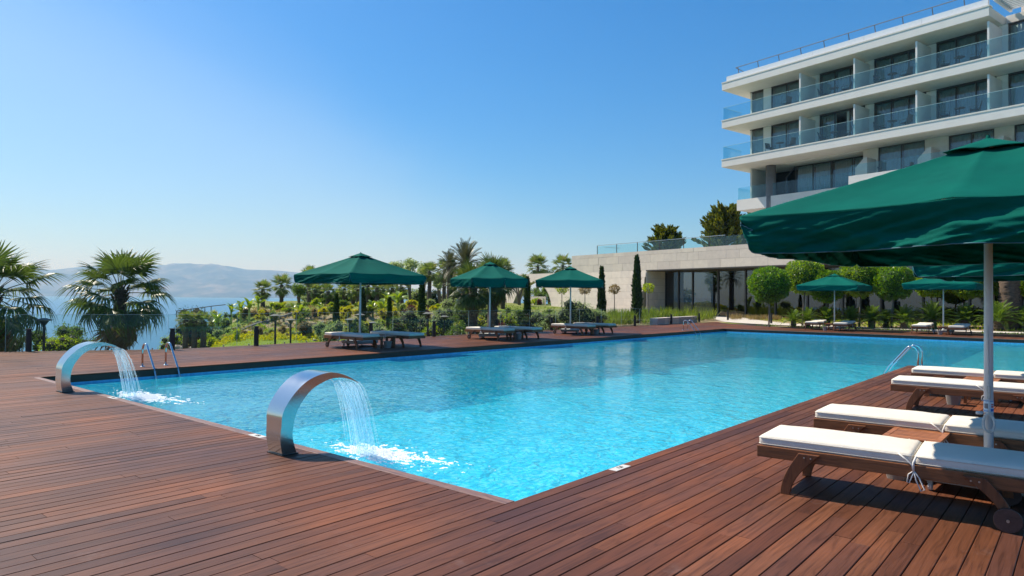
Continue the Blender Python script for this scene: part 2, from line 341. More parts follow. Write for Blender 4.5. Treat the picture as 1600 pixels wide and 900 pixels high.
# ------------------------------------------------------------------ terrain
DECK_Y1 = 41.6
def terr(X, Y):
    xc = _c*X+_s*Y; zc = -_s*X+_c*Y; q = xc/np.maximum(zc, 1)
    h = -1.0+1.75*ss(zc, 41, 68)
    nz = .22*np.sin(X*.31+1.3)*np.cos(Y*.27)+.10*np.sin(X*.9+Y*.7)
    h = h+nz*ss(zc, 38, 48)*(1-ss(q, -.02, .15))
    h = h-25.5*ss(zc, 27, 125)*ss(-q, .37, .53) - 25.5*ss(zc, 92, 190)*(1-ss(q, .05, .35))
    g = -.03+.17*ss(Y-(DECK_Y1+3.5-.1*(X+15)), 0, 6)
    east = ss(q, .02, .12)*ss(X, -24, -20) + ss(q, .10, .16)
    east = np.clip(east, 0, 1)
    h = h*(1-east)+g*east
    under = (X > -21.2-.0*Y) & (Y < 36)
    h = np.where((X > -20.95) & (Y < 42.6-.0*X), -2.6, h)
    h = np.where((X > -23.6) & (Y < 7.0), -2.6, h)
    return h
def groundmat():
    m, n, l, out = nt('garden_ground'); b = n.new('ShaderNodeBsdfPrincipled'); l.new(b.outputs[0], out.inputs[0]); setin(b, Roughness=.95, Specular_IOR_Level=.1)
    t = tex(n, l, .16, 6, .6, 'World'); t2 = tex(n, l, 3, 6, .7, 'World')
    grass = ramp(n, [(.3, (.11, .17, .025)), (.7, (.22, .27, .05))]); soil = ramp(n, [(.3, (.24, .18, .11)), (.7, (.38, .30, .20))])
    l.new(t2.outputs[0], grass.inputs[0]); l.new(t2.outputs[0], soil.inputs[0])
    g = n.new('ShaderNodeNewGeometry'); sp = n.new('ShaderNodeSeparateXYZ'); l.new(g.outputs['Position'], sp.inputs[0])
    mr = n.new('ShaderNodeMapRange'); setin(mr, From_Min=-.97, From_Max=-.88); l.new(sp.outputs[2], mr.inputs[0])
    pr = ramp(n, [(.50, (1, 1, 1)), (.62, (0, 0, 0))]); m3 = n.new('ShaderNodeMapRange'); setin(m3, From_Min=.25, From_Max=.55, To_Min=1., To_Max=.25); l.new(sp.outputs[2], m3.inputs[0]); l.new(t.outputs[0], pr.inputs[0])
    mu = n.new('ShaderNodeMath'); mu.operation = 'MULTIPLY'; l.new(mr.outputs[0], mu.inputs[0]); l.new(pr.outputs[0], mu.inputs[1])
    mx = n.new('ShaderNodeMix'); mx.data_type = 'RGBA'; mu2 = n.new('ShaderNodeMath'); mu2.operation = 'MULTIPLY'; l.new(mu.outputs[0], mu2.inputs[0]); l.new(m3.outputs[0], mu2.inputs[1]); l.new(mu2.outputs[0], mx.inputs[0]); l.new(grass.outputs[0], mx.inputs[6]); l.new(soil.outputs[0], mx.inputs[7])
    l.new(mx.outputs[2], b.inputs['Base Color'])
    bp = n.new('ShaderNodeBump'); setin(bp, Strength=.8, Distance=.05); l.new(t2.outputs[0], bp.inputs['Height']); l.new(bp.outputs[0], b.inputs['Normal'])
    return m
def terrain():
    def axis(a, b, n0, lo, hi, step):
        return np.unique(np.concatenate([np.linspace(a, lo, n0), np.arange(lo, hi, step), np.linspace(hi, b, n0)]))
    xs = axis(-420, 120, 30, -95, 25, .75); ys = axis(-40, 330, 30, -10, 110, .75)
    X, Y = np.meshgrid(xs, ys); H = terr(X, Y); nx, ny = len(xs), len(ys)
    me = bpy.data.meshes.new('ground'); V = np.stack([X, Y, H], -1).reshape(-1, 3)
    i, j = np.meshgrid(np.arange(nx-1), np.arange(ny-1)); a0 = (j*nx+i).reshape(-1)
    Fc = np.stack([a0, a0+1, a0+nx+1, a0+nx], -1)
    me.from_pydata(V.tolist(), [], Fc.tolist()); me.materials.append(groundmat()); me.polygons.foreach_set('use_smooth', [True]*len(me.polygons))
    link('ground', me, kind='structure')
terrain()
def TZ(x, y): return float(terr(np.array([x]), np.array([y]))[0])
def ground_at(px, depth):
    """garden position seen in image column px at a given depth"""
    k = (px-800)/F_PX; p = C2W(k*depth, depth); p.z = TZ(p.x, p.y); return p
def z_at(px, py, depth):  return D(px, py, depth).z

# ------------------------------------------------------------------ pool
PX0, PX1, PY0, PY1, DY = -15.4, -3.46, 4.124, 36.4, 19.41
PXE, WZ = 16.0, -.20
def tilemat(name, c1, c2, tile=.05):
    m, n, l, out = nt(name); b = n.new('ShaderNodeBsdfPrincipled'); l.new(b.outputs[0], out.inputs[0]); setin(b, Roughness=.3)
    g = n.new('ShaderNodeNewGeometry')
    sn = n.new('ShaderNodeVectorMath'); sn.operation = 'SNAP'; sn.inputs[1].default_value = (tile,)*3; l.new(g.outputs['Position'], sn.inputs[0])
    wnz = n.new('ShaderNodeTexWhiteNoise'); l.new(sn.outputs[0], wnz.inputs[0])
    r = ramp(n, [(0, c1), (1, c2)]); l.new(wnz.outputs['Value'], r.inputs[0]); l.new(r.outputs[0], b.inputs['Base Color'])
    return m
def watermat():
    m, n, l, out = nt('pool_water')
    g = n.new('ShaderNodeNewGeometry')
    def noise_(sc, det, dist, sx=(1, 1, 1)):
        mp = n.new('ShaderNodeMapping'); mp.inputs['Scale'].default_value = sx; l.new(g.outputs['Position'], mp.inputs[0])
        t = n.new('ShaderNodeTexNoise'); setin(t, Scale=sc, Detail=det, Distortion=dist, Roughness=.5); l.new(mp.outputs[0], t.inputs['Vector']); return t
    t1 = noise_(2.2, 2, .8); t2 = noise_(8.5, 3, 1.2); t3 = noise_(.35, 2, 0)
    a1 = n.new('ShaderNodeMath'); a1.operation = 'MULTIPLY_ADD'; a1.inputs[1].default_value = .45; l.new(t2.outputs[0], a1.inputs[0]); l.new(t1.outputs[0], a1.inputs[2])
    r3 = ramp(n, [(.35, (.35,)*3), (.65, (1,)*3)]); l.new(t3.outputs[0], r3.inputs[0])
    bp = n.new('ShaderNodeBump'); setin(bp, Distance=.022); l.new(r3.outputs[0], bp.inputs['Strength']); l.new(a1.outputs[0], bp.inputs['Height'])
    tr = n.new('ShaderNodeBsdfTransparent'); tr.inputs[0].default_value = (.40, .93, 1.0, 1)
    df = n.new('ShaderNodeBsdfDiffuse'); df.inputs[0].default_value = (.03, .66, .95, 1)
    bp2 = n.new('ShaderNodeBump'); setin(bp2, Strength=1.0, Distance=.16); l.new(a1.outputs[0], bp2.inputs['Height']); l.new(bp2.outputs[0], df.inputs['Normal'])
    caustic_col = ramp(n, [(.36, (.005, .58, .94)), (.50, (.02, .76, 1.0)), (.62, (.20, .90, 1.0))])  # deep-to-pale cyan mottling: caustic ripple light painted into the water colour
    v1 = noise_(5.5, 4, 2.4); l.new(v1.outputs[0], caustic_col.inputs[0]); l.new(caustic_col.outputs[0], df.inputs[0])
    mx = n.new('ShaderNodeMixShader'); mx.inputs[0].default_value = .40; l.new(tr.outputs[0], mx.inputs[1]); l.new(df.outputs[0], mx.inputs[2])
    fr = n.new('ShaderNodeFresnel'); fr.inputs[0].default_value = 1.33; l.new(bp.outputs[0], fr.inputs['Normal'])
    gl = n.new('ShaderNodeBsdfGlossy'); gl.inputs['Roughness'].default_value = .03; l.new(bp.outputs[0], gl.inputs['Normal'])
    m2 = n.new('ShaderNodeMixShader'); l.new(fr.outputs[0], m2.inputs[0]); l.new(mx.outputs[0], m2.inputs[1]); l.new(gl.outputs[0], m2.inputs[2]); l.new(m2.outputs[0], out.inputs[0])
    return m
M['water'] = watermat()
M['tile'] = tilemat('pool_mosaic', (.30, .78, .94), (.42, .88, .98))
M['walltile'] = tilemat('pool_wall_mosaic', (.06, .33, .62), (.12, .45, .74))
M['shelftile'] = tilemat('shelf_mosaic', (.70, .74, .76), (.80, .82, .84))
W = MB(); W.add([(PX0-.0, PY0, WZ), (PX1, PY0, WZ), (PX1, DY, WZ), (PXE, DY, WZ), (PXE, PY1, WZ), (PX0, PY1, WZ)], [(0, 1, 2, 3, 4, 5)])
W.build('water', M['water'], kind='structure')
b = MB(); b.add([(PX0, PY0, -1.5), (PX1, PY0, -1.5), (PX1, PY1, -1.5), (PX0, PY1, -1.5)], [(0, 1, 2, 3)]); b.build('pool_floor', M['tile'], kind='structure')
b = MB(); b.box(-3.2, PXE, DY, PY1, -.7, -.32); b.box(-3.46, -3.2, DY, PY1, -1.5, -1.495); b.build('pool_shelf', M['shelftile'], kind='structure')
b = MB()
b.add([(PX0, PY0, -1.5), (PX1, PY0, -1.5), (PX1, PY0, -.15), (PX0, PY0, -.15)], [(0, 1, 2, 3)])
b.add([(PX1, PY0, -1.5), (PX1, DY, -1.5), (PX1, DY, -.15), (PX1, PY0, -.15)], [(0, 1, 2, 3)])
b.add([(PX0, PY0, -1.5), (PX0, PY1, -1.5), (PX0, PY1, -.15), (PX0, PY0, -.15)], [(0, 1, 2, 3)])
b.add([(PX0, PY1, -1.5), (PXE, PY1, -1.5), (PXE, PY1, -.15), (PX0, PY1, -.15)], [(0, 1, 2, 3)])
b.add([(PX1, DY, -1.5), (PXE, DY, -1.5), (PXE, DY, -.15), (PX1, DY, -.15)], [(0, 1, 2, 3)])
b.add([(-3.2, DY, -1.5), (-3.2, PY1, -1.5), (-3.2, PY1, -.7), (-3.2, DY, -.7)], [(0, 1, 2, 3)])
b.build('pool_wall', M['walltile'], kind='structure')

# ------------------------------------------------------------------ deck
deck = bpy.data.objects.new('deck', None); COL.objects.link(deck); deck['kind'] = 'structure'
PITCHB, GAP, CW = .1245, .0055, .105
FARX = [-24.2, -21.4, -19, -15.6, -10.3, -3, 4, 17]; 
def fary(x): return float(np.interp(x, [-22, -19.5, -15.6, -10.3, -3, 17], [49.5, 45.5, 41.6, 41.3, 41.2, 41.2]))
def westx(y): return float(np.interp(y, [-6, 5.2, 8.7, 50], [-23.2, -22.9, -20.75, -20.75]))
segs = []
rb = random.Random(3)
x = PX1 + PITCHB/2 - PITCHB*math.ceil((PX1+23.5)/PITCHB)
while x < 17:
    spans = []
    lo, hi = -1.5, fary(x)
    if x < -20.6:
        t = (x+22.9)/(22.9-20.75); hi = 5.2+3.5*max(0, t)
        if x < -23: hi = 0
    if PX0 < x < PX1: spans = [(lo, PY0-CW), (PY1+CW, hi)]
    elif x > PX1: spans = [(lo, DY-CW*0), (PY1+CW, hi)]
    else: spans = [(lo, hi)]
    for s0, s1 in spans:
        if s1-s0 < .2: continue
        y = s0; first = True
        while y < s1-.01:
            L = rb.uniform(1.2, 4.2) if first else rb.uniform(2.6, 4.6); first = False
            e = y+L if y+L < s1-.7 else s1
            segs.append((x, y, e-.003 if e < s1 else e)); y = e
    x += PITCHB
def barea(sg):
    x, y0, y1 = sg; A = 0; n = 5
    for i in range(n):
        y = y0+(y1-y0)*(i+.5)/n; xc, zc = W2C(x, y)
        if zc < 1.5: continue
        px = 800+F_PX*xc/zc; py = 465+F_PX*1.6/zc
        if -60 < px < 1660 and py < 925: A += 1.6/zc**3
    return A*(y1-y0)
segs.sort(key=barea, reverse=True)
def boardbox(bm_, x, y0, y1, rr):
    w = (PITCHB-GAP)/2; dz = rr.uniform(-.0012, .0012); e = .0035
    z1 = dz; z0 = -.022; ti = rr.uniform(-.0006, .0006)
    pr_ = [(-w, z0), (-w, z1-e), (-w+e, z1+ti), (w-e, z1-ti), (w, z1-e), (w, z0)]
    vs = [(x+p[0], y0, p[1]) for p in pr_]+[(x+p[0], y1, p[1]) for p in pr_]
    fs = [(0, 1, 7, 6), (1, 2, 8, 7), (2, 3, 9, 8), (3, 4, 10, 9), (4, 5, 11, 10), (5, 4, 3, 2, 1, 0), (6, 7, 8, 9, 10, 11)]
    n = len(bm_.v); bm_.v += vs; bm_.f += [tuple(i+n for i in reversed(f)) for f in fs]
for sg in segs[:296]:
    mb = MB(); boardbox(mb, sg[0]-sg[0], 0, sg[2]-sg[1], rb)
    me = bpy.data.meshes.new('deck_board'); me.from_pydata(mb.v, [], mb.f); me.materials.append(M['deck'])
    link('deck_board', me, deck, loc=(sg[0], sg[1], 0))
mb = MB()
for sg in segs[296:]: boardbox(mb, *sg, rb)
me = bpy.data.meshes.new('deck_boarding'); me.from_pydata(mb.v, [], mb.f); me.materials.append(M['deck'])
link('deck_boarding', me, deck, kind='stuff')
# coping boards
def coping(x0, x1, y0, y1, name='coping_board'):
    L = x1-x0; n = max(1, round(L/2.4))
    for i in range(n):
        MB().box(x0+L*i/n+.001, x0+L*(i+1)/n-.001, y0, y1, -.022, .0015).build(name, M['coping'], deck, bevel=.003)
coping(PX0, PX1, PY0-CW+.004, PY0+.01); coping(PX0, PXE, PY1-.01, PY1+CW-.004)
# underlay and fascias
b = MB(); z0, z1 = -.06, -.024
for (ax, bx, ay, by) in [(-20.72, PX0, 8.8, 45), (-20.72, PX0, -3, 8.8), (PX0, PX1, -3, PY0), (PX1, 17, -3, DY), (PX0, 17, PY1, 41.15)]: b.box(ax+.0015, bx-.0015, ay+.0015, by-.0015, z0, z1)
b.build('deck_frame', M['subfloor'], deck)
b = MB(); t = .025
b.box(PX0-t, PX0, PY0-t, PY1+t, -.15, -.0235); b.box(PX0, PX1, PY0-t, PY0, -.15, -.0235); b.box(PX1, PX1+t, PY0-t, DY, -.15, -.0235)
b.box(PX1+t, PXE, DY-t, DY, -.15, -.0235); b.box(PX0, PXE, PY1, PY1+t, -.15, -.0235)
b.box(-20.78, -20.75, 8.8, 44, -1.3, -.0235); b.build('fascia_board', M['fascia'], deck)
# depth markers
def text_mesh(body, size, mat_, ext=.001):
    cu = bpy.data.curves.new('print', 'FONT'); cu.body = body; cu.size = size; cu.extrude = ext; cu.align_x = 'CENTER'; cu.align_y = 'CENTER'
    o = bpy.data.objects.new('tmp', cu); COL.objects.link(o); dg = bpy.context.evaluated_depsgraph_get(); dg.update()
    me = bpy.data.meshes.new_from_object(o.evaluated_get(dg)); bpy.data.objects.remove(o); me.materials.clear(); me.materials.append(mat_); return me
for lab, (x, y), rz, tx in [('white depth marker tile set in the right pool edge near the corner', (-3.395, 5.60), R(90), '120'),
                    ('white depth marker tile in the pale coping just left of the larger fountain', (-7.25, 4.075), 0, '120'),
                    ('white depth marker tile in the coping just right of the smaller far fountain', (-11.55, 4.075), 0, '120')]:
    t_ = thing('depth_marker', lab, 'depth marker', (x, y, 0), rz, 'depth markers around the pool edge')
    MB().box(-.13, .13, -.045, .045, -.01, .004).build('tile', M['marker'], t_, bevel=.002)
    link('number', text_mesh(tx, .06, M['ink']), t_, loc=(0, 0, .0055))

# ------------------------------------------------------------------ fountains
def steelmat():
    m, n, l, out = nt('brushed_steel'); b = n.new('ShaderNodeBsdfPrincipled'); l.new(b.outputs[0], out.inputs[0])
    setin(b, Metallic=1., Roughness=.24); b.inputs['Base Color'].default_value = (.60, .59, .57, 1)
    t = tex(n, l, 1, 3, .6, 'Object', (300, 1.5, 1.5)); pass
    t2 = tex(n, l, 2.5, 2); r = ramp(n, [(.35, (.12,)*3), (.7, (.19,)*3)]); l.new(t2.outputs[0], r.inputs[0]); l.new(r.outputs[0], b.inputs['Roughness']); return m
M['steel'] = steelmat()
M['chrome'] = mat('polished_chrome', (.72, .72, .72), (.68, .68, .68), 9, .10, metal=1)
def jetmat():
    m, n, l, out = nt('falling_water')
    tr = n.new('ShaderNodeBsdfTransparent'); tr.inputs[0].default_value = (.95, .985, 1, 1)
    gl = n.new('ShaderNodeBsdfGlossy'); gl.inputs['Roughness'].default_value = .08
    df = n.new('ShaderNodeBsdfDiffuse'); df.inputs[0].default_value = (.74, .80, .82, 1); tl = n.new('ShaderNodeBsdfTranslucent'); tl.inputs[0].default_value = (.74, .80, .82, 1)
    a = n.new('ShaderNodeAddShader'); l.new(df.outputs[0], a.inputs[0]); l.new(tl.outputs[0], a.inputs[1])
    m1 = n.new('ShaderNodeMixShader'); m1.inputs[0].default_value = .12; l.new(tr.outputs[0], m1.inputs[1]); l.new(a.outputs[0], m1.inputs[2])
    m2 = n.new('ShaderNodeMixShader'); fr = n.new('ShaderNodeFresnel'); fr.inputs[0].default_value = 1.36; gg = n.new('ShaderNodeNewGeometry'); iv = n.new('ShaderNodeMath'); iv.operation = 'SUBTRACT'; iv.inputs[0].default_value = 1; l.new(gg.outputs['Backfacing'], iv.inputs[1]); mf = n.new('ShaderNodeMath'); mf.operation = 'MULTIPLY'; l.new(fr.outputs[0], mf.inputs[0]); l.new(iv.outputs[0], mf.inputs[1]); l.new(mf.outputs[0], m2.inputs[0]); l.new(m1.outputs[0], m2.inputs[1]); l.new(gl.outputs[0], m2.inputs[2]); l.new(m2.outputs[0], out.inputs[0]); return m
M['jet'] = jetmat(); M['sheet'] = glassmat('water_film', (.90, .97, 1.0), body=(.7, .85, .9), bodyf=.06, ior=1.33)
def foammat():
    m, n, l, out = nt('white_foam'); b = n.new('ShaderNodeBsdfPrincipled'); setin(b, Roughness=.5); b.inputs['Base Color'].default_value = (.95, .97, .98, 1); l.new(b.outputs[0], out.inputs[0]); return m
M['foam'] = foammat()
OUT = [(3.728, 0), (3.700, .15), (3.706, .292), (3.721, .438), (3.816, .588), (3.957, .716), (4.116, .782), (4.287, .795), (4.461, .742), (4.594, .663)]
INN = [(3.889, 0), (3.839, .159), (3.838, .274), (3.871, .42), (3.959, .562), (4.064, .657), (4.231, .725), (4.37, .734), (4.50, .703), (4.592, .660)]
def spl(P, n):
    P = [Vector((p[0], p[1], 0)) for p in P]; out = []
    t = [0]
    for i in range(1, len(P)): t.append(t[-1]+(P[i]-P[i-1]).length)
    N = len(P)
    for k in range(n):
        u = t[-1]*k/(n-1); i = min(N-2, max(j for j in range(N) if t[j] <= u+1e-9)); s = (u-t[i])/(t[i+1]-t[i])
        p0 = P[max(i-1, 0)]; p1 = P[i]; p2 = P[i+1]; p3 = P[min(i+2, N-1)]
        q = .5*((2*p1)+(p2-p0)*s+(2*p0-5*p1+4*p2-p3)*s*s+(3*p1-p0-3*p2+p3)*s**3); out.append((q.x, q.y))
    return out
OUTS, INNS = spl(OUT, 40), spl(INN, 40)
def fountain(x1, label, split, seed, wd=.25, LW=.45):
    rr = random.Random(seed)
    t = thing('swan_neck_fountain', label, 'pool fountain', (x1-wd/2, 3.80, 0), 0, 'curved steel fountains at the pool edge')
    b = MB(); n = len(OUTS); o_ = [(p[0]-3.80, p[1]) for p in OUTS]; q_ = [(p[0]-3.80, p[1]) for p in INNS]; sm = []
    def strip(A, B, smooth):
        base = len(b.v)
        for a0, b0 in zip(A, B): b.v += [a0, b0]
        for i in range(len(A)-1): b.f.append((base+2*i, base+2*i+2, base+2*i+3, base+2*i+1)); sm.append(smooth)
    hw = [wd/2+(LW/2-wd/2)*(i/(n-1))**1.2 for i in range(n)]; off = [-.03*(i/(n-1)) for i in range(n)]
    oR = [(off[i]+hw[i], *o_[i]) for i in range(n)]; oL = [(off[i]-hw[i], *o_[i]) for i in range(n)]; qR = [(off[i]+hw[i], *q_[i]) for i in range(n)]; qL = [(off[i]-hw[i], *q_[i]) for i in range(n)]
    strip(oR, oL, True); strip(qL, qR, True); strip(oL, qL, False); strip(qR, oR, False); strip([oL[-1], oR[-1]], [qL[-1], qR[-1]], False)
    me = bpy.data.meshes.new('spout'); me.from_pydata(b.v, [], b.f); me.materials.append(M['steel']); me.polygons.foreach_set('use_smooth', sm)
    link('spout', me, t)
    MB().box(-wd/2-.012, wd/2+.012, -.09, .10, .0, .012).build('base_plate', M['black'], t)
    # falling sheet of water: many thin strands + droplets
    b = MB(); v0y, v0z, g = .16, -.10, 9.81
    def path(u, s, spread, jy):
        # s in 0..1 down the fall
        T = .385; tt = s*T; y = 4.56-3.80+jy*.3+(.55+jy)*tt*1.25; z = .672-.35*tt-.5*g*tt*tt*1.02
        x = -.03+u*(LW/2-.015)*(1-.08*s)+spread*s
        return x, y, max(z, WZ-.02)
    lanes = [rr.uniform(-1, 1) for _ in range(170)] if not split else [rr.choice((-1, 1))*rr.uniform(.25, 1) for _ in range(100)]
    if split: lanes = [math.copysign(abs(u)**.8*.98, u) for u in lanes]
    for u in lanes:
        jy = rr.uniform(-.10, .16); sp = rr.uniform(-.015, .015); r0 = rr.uniform(.001, .0028); pts = []; rs = []
        s0 = rr.uniform(0, .35) if rr.random() < .4 else 0; s1 = 1 if rr.random() < .7 else rr.uniform(.6, 1)
        for k in range(13):
            s = s0+(s1-s0)*k/12; x, y, z = path(u, s, sp, jy)
            pts.append((x+.003*math.sin(k*2.1+u*40), y+.003*math.sin(k*1.7+u*60), z)); rs.append(r0*(.6+.8*abs(math.sin(k*1.3+u*20))))
        b.tube(pts, rs, 4, cap=False)
    for k in range(420):
        u = rr.uniform(-1.03, 1.03) if not split else rr.choice((-1, 1))*rr.uniform(.2, 1.02); s = rr.random()**.7
        x, y, z = path(u, s, rr.uniform(-.03, .03), rr.uniform(-.16, .24)); r = rr.uniform(.002, .0045)
        b.add([(x-r, y, z), (x, y-r, z), (x+r, y, z), (x, y+r, z), (x, y, z+r*2), (x, y, z-r*2)], [(0, 1, 4), (1, 2, 4), (2, 3, 4), (3, 0, 4), (1, 0, 5), (2, 1, 5), (3, 2, 5), (0, 3, 5)])
    b.build('water_jet', M['jet'], t, smooth=True, kind='stuff')
    b = MB(); nn = 16
    halves = [(-1, 1)] if not split else [(-1, -.22), (.22, 1)]
    for (ua, ub) in halves:
        base = len(b.v)
        for k in range(nn+1):
            for i in range(9):
                u = ua+(ub-ua)*i/8; x, y, z = path(u, k/nn, 0, .03+.012*math.sin(u*23+k*.9)); b.v.append((x, y+.004*math.sin(u*31), z))
        for k in range(nn):
            for i in range(8):
                a0 = base+k*9+i; b.f.append((a0, a0+1, a0+10, a0+9))
    b.build('water_sheet', M['sheet'], t, smooth=True)
    return t
F1X, F2X = -12.70, -6.15
fountain(F2X, 'larger nearer curved steel fountain arching over the pool with a full sheet of water', False, 1)
fountain(F1X, 'smaller farther curved steel fountain beside the pool ladder with a split stream of water', True, 2)
def foam(cx, cy, seed, spread, long_):
    rr = np.random.RandomState(seed); b = MB(); st = .014
    for i in range(int(3.2/st)):
        for j in range(int(1.5/st)):
            x = (i*st-1.6); y = (j*st-.55)
            r1 = math.hypot(x/(.40*spread), (y-.06)/.24); r2 = math.hypot((x-.42*spread-.4*y)/(.42*spread), (y-.12-.16*x)/(.12*long_)); r3 = math.hypot((x+.36*spread)/(.34*spread), (y+.01+.05*x)/.085)
            r4 = math.hypot((x-.1)/(.75*spread), (y-.12)/.42)
            th = .80-.82*math.exp(-r1*r1*.6); th = min(th, .80-.52*math.exp(-r2*r2)); th = min(th, .80-.50*math.exp(-r3*r3)); th = min(th, .80-.36*math.exp(-r4*r4))
            if th > .78: continue
            v = noise.fractal(Vector((x*9+seed*9, y*14, seed)), .7, 2.2, 5)*.42+.36+.10*(rr.rand()-.5)
            if v > th:
                h = .003+min(.045, max(0, (v-th))*.02*math.exp(-r1*.6)*(.5+rr.rand())*2)
                s = st*rr.uniform(.42, .72); X = cx+x+rr.uniform(-.006, .006); Y = cy+y+rr.uniform(-.006, .006); z = WZ
                b.add([(X-s, Y-s*.7, z), (X+s*.8, Y-s, z), (X+s, Y+s*.7, z), (X-s*.7, Y+s, z), (X, Y, z+h)], [(0, 1, 4), (1, 2, 4), (2, 3, 4), (3, 0, 4)])
    for k in range(420):
        a_ = rr.uniform(0, 6.28); q = abs(rr.normal(0, .24)); X = cx+math.cos(a_)*q*1.5; Y = cy+math.sin(a_)*q*.7; z = WZ+abs(rr.normal(0, .035)); r = rr.uniform(.0015, .0045)
        b.add([(X-r, Y, z), (X, Y-r, z), (X+r, Y, z), (X, Y+r, z), (X, Y, z+r), (X, Y, z-r)], [(0, 1, 4), (1, 2, 4), (2, 3, 4), (3, 0, 4), (1, 0, 5), (2, 1, 5), (3, 2, 5), (0, 3, 5)])
    return b
foam(F2X-.10, 4.95, 3, 1.3, 1.3).build('foam', M['foam'], kind='stuff', label='white foam splashing on the pool below the larger fountain', cat='foam')
foam(F1X-.05, 4.95, 8, 1.55, .9).build('foam', M['foam'], kind='stuff', label='white foam streak on the water below the smaller far fountain', cat='foam')

# ------------------------------------------------------------------ pool ladders
def ladder(loc, rz, label, dy=.50, h=.50):
    """local +x points to the water"""
    t = thing('pool_ladder', label, 'pool ladder', loc, rz, 'chrome ladders at the pool')
    for s in (-1, 1):
        pts = [(0, s*dy/2, 0), (0, s*dy/2, h*.72)]
        for k in range(1, 8):
            a_ = math.pi*k/8*.86; pts.append((.14-.14*math.cos(a_), s*dy/2, h*.72+.16*math.sin(a_)))
        pts += [(.62, s*dy/2, .0), (.74, s*dy/2, -.22), (.78, s*dy/2, -.55), (.78, s*dy/2, -1.1)]
        MB().tube(pts, .0215, 10).build('rail', M['chrome'], t, smooth=True)
        MB().tube([(0, s*dy/2, .001), (0, s*dy/2, .012), (0, s*dy/2, .02)], [.055, .05, .026], 14).build('flange', M['chrome'], t, smooth=True)
    for z in (-.42, -.72, -1.0):
        MB().box(.74, .84, -dy/2, dy/2, z, z+.03).build('tread', M['chrome'], t)
    return t
ladder((-16.06, 6.50, 0), 0, 'chrome ladder on the far pool side right of the smaller fountain', .50)
ladder((-16.08, 32.95, 0), 0, 'distant chrome ladder on the far pool side below the stone pavilion', .50)
ladder((-3.14, 19.0, 0), math.pi, 'chrome ladder at the deck corner behind the white loungers', .50)

# ------------------------------------------------------------------ loungers
def rbox(b, x0, x1, y0, y1, z0, z1, nx=10, ny=5, r=.03, puff=.012, seed=0):
    """soft cushion: rounded box with puffed faces"""
    def P(u, v, w):
        x = x0+(x1-x0)*u; y = y0+(y1-y0)*v; z = z0+(z1-z0)*w
        return x, y, z
    nu, nv, nw = nx+4, ny+4, 5
    def pos(i, n, a, c):
        if i == 0: return a
        if i == n: return c
        if i == 1: return a+r*.35
        if i == n-1: return c-r*.35
        return a+r+(c-a-2*r)*(i-2)/(n-4)
    idx = {}
    def vert(i, j, k):
        if (i, j, k) in idx: return idx[(i, j, k)]
        x = pos(i, nu, x0, x1); y = pos(j, nv, y0, y1); z = z0+(z1-z0)*k/nw
        cx, cy, cz = min(max(x, x0+r), x1-r), min(max(y, y0+r), y1-r), min(max(z, z0+r), z1-r)
        d = Vector((x-cx, y-cy, z-cz)); c = Vector((cx, cy, cz))
        if d.length > 1e-6:
            c = c+d.normalized()*r*(1 if d.length > r*.8 else d.length/r)
        fu = math.sin(math.pi*min(1, max(0, (x-x0)/(x1-x0)))); fv = math.sin(math.pi*(y-y0)/(y1-y0))
        if k == nw: c.z += puff*(fu*fv)**.5+.006*noise.noise(Vector((x*4, y*5, seed)))+.002*noise.noise(Vector((x*13, y*9, seed)))
        if k in (0, nw) is False: c.y += .004*noise.noise(Vector((x*6, z*20, seed)))
        idx[(i, j, k)] = len(b.v); b.v.append(tuple(c)); return idx[(i, j, k)]
    for i in range(nu):
        for j in range(nv):
            b.f.append((vert(i, j, nw), vert(i+1, j, nw), vert(i+1, j+1, nw), vert(i, j+1, nw))); b.f.append((vert(i, j+1, 0), vert(i+1, j+1, 0), vert(i+1, j, 0), vert(i, j, 0)))
    for k in range(nw):
        for i in range(nu):
            b.f.append((vert(i, 0, k), vert(i+1, 0, k), vert(i+1, 0, k+1), vert(i, 0, k+1))); b.f.append((vert(i+1, nv, k), vert(i, nv, k), vert(i, nv, k+1), vert(i+1, nv, k+1)))
        for j in range(nv):
            b.f.append((vert(0, j+1, k), vert(0, j, k), vert(0, j, k+1), vert(0, j+1, k+1))); b.f.append((vert(nu, j, k), vert(nu, j+1, k), vert(nu, j+1, k+1), vert(nu, j, k+1)))
    return b
LG = 'teak loungers with white cushions round the pool'
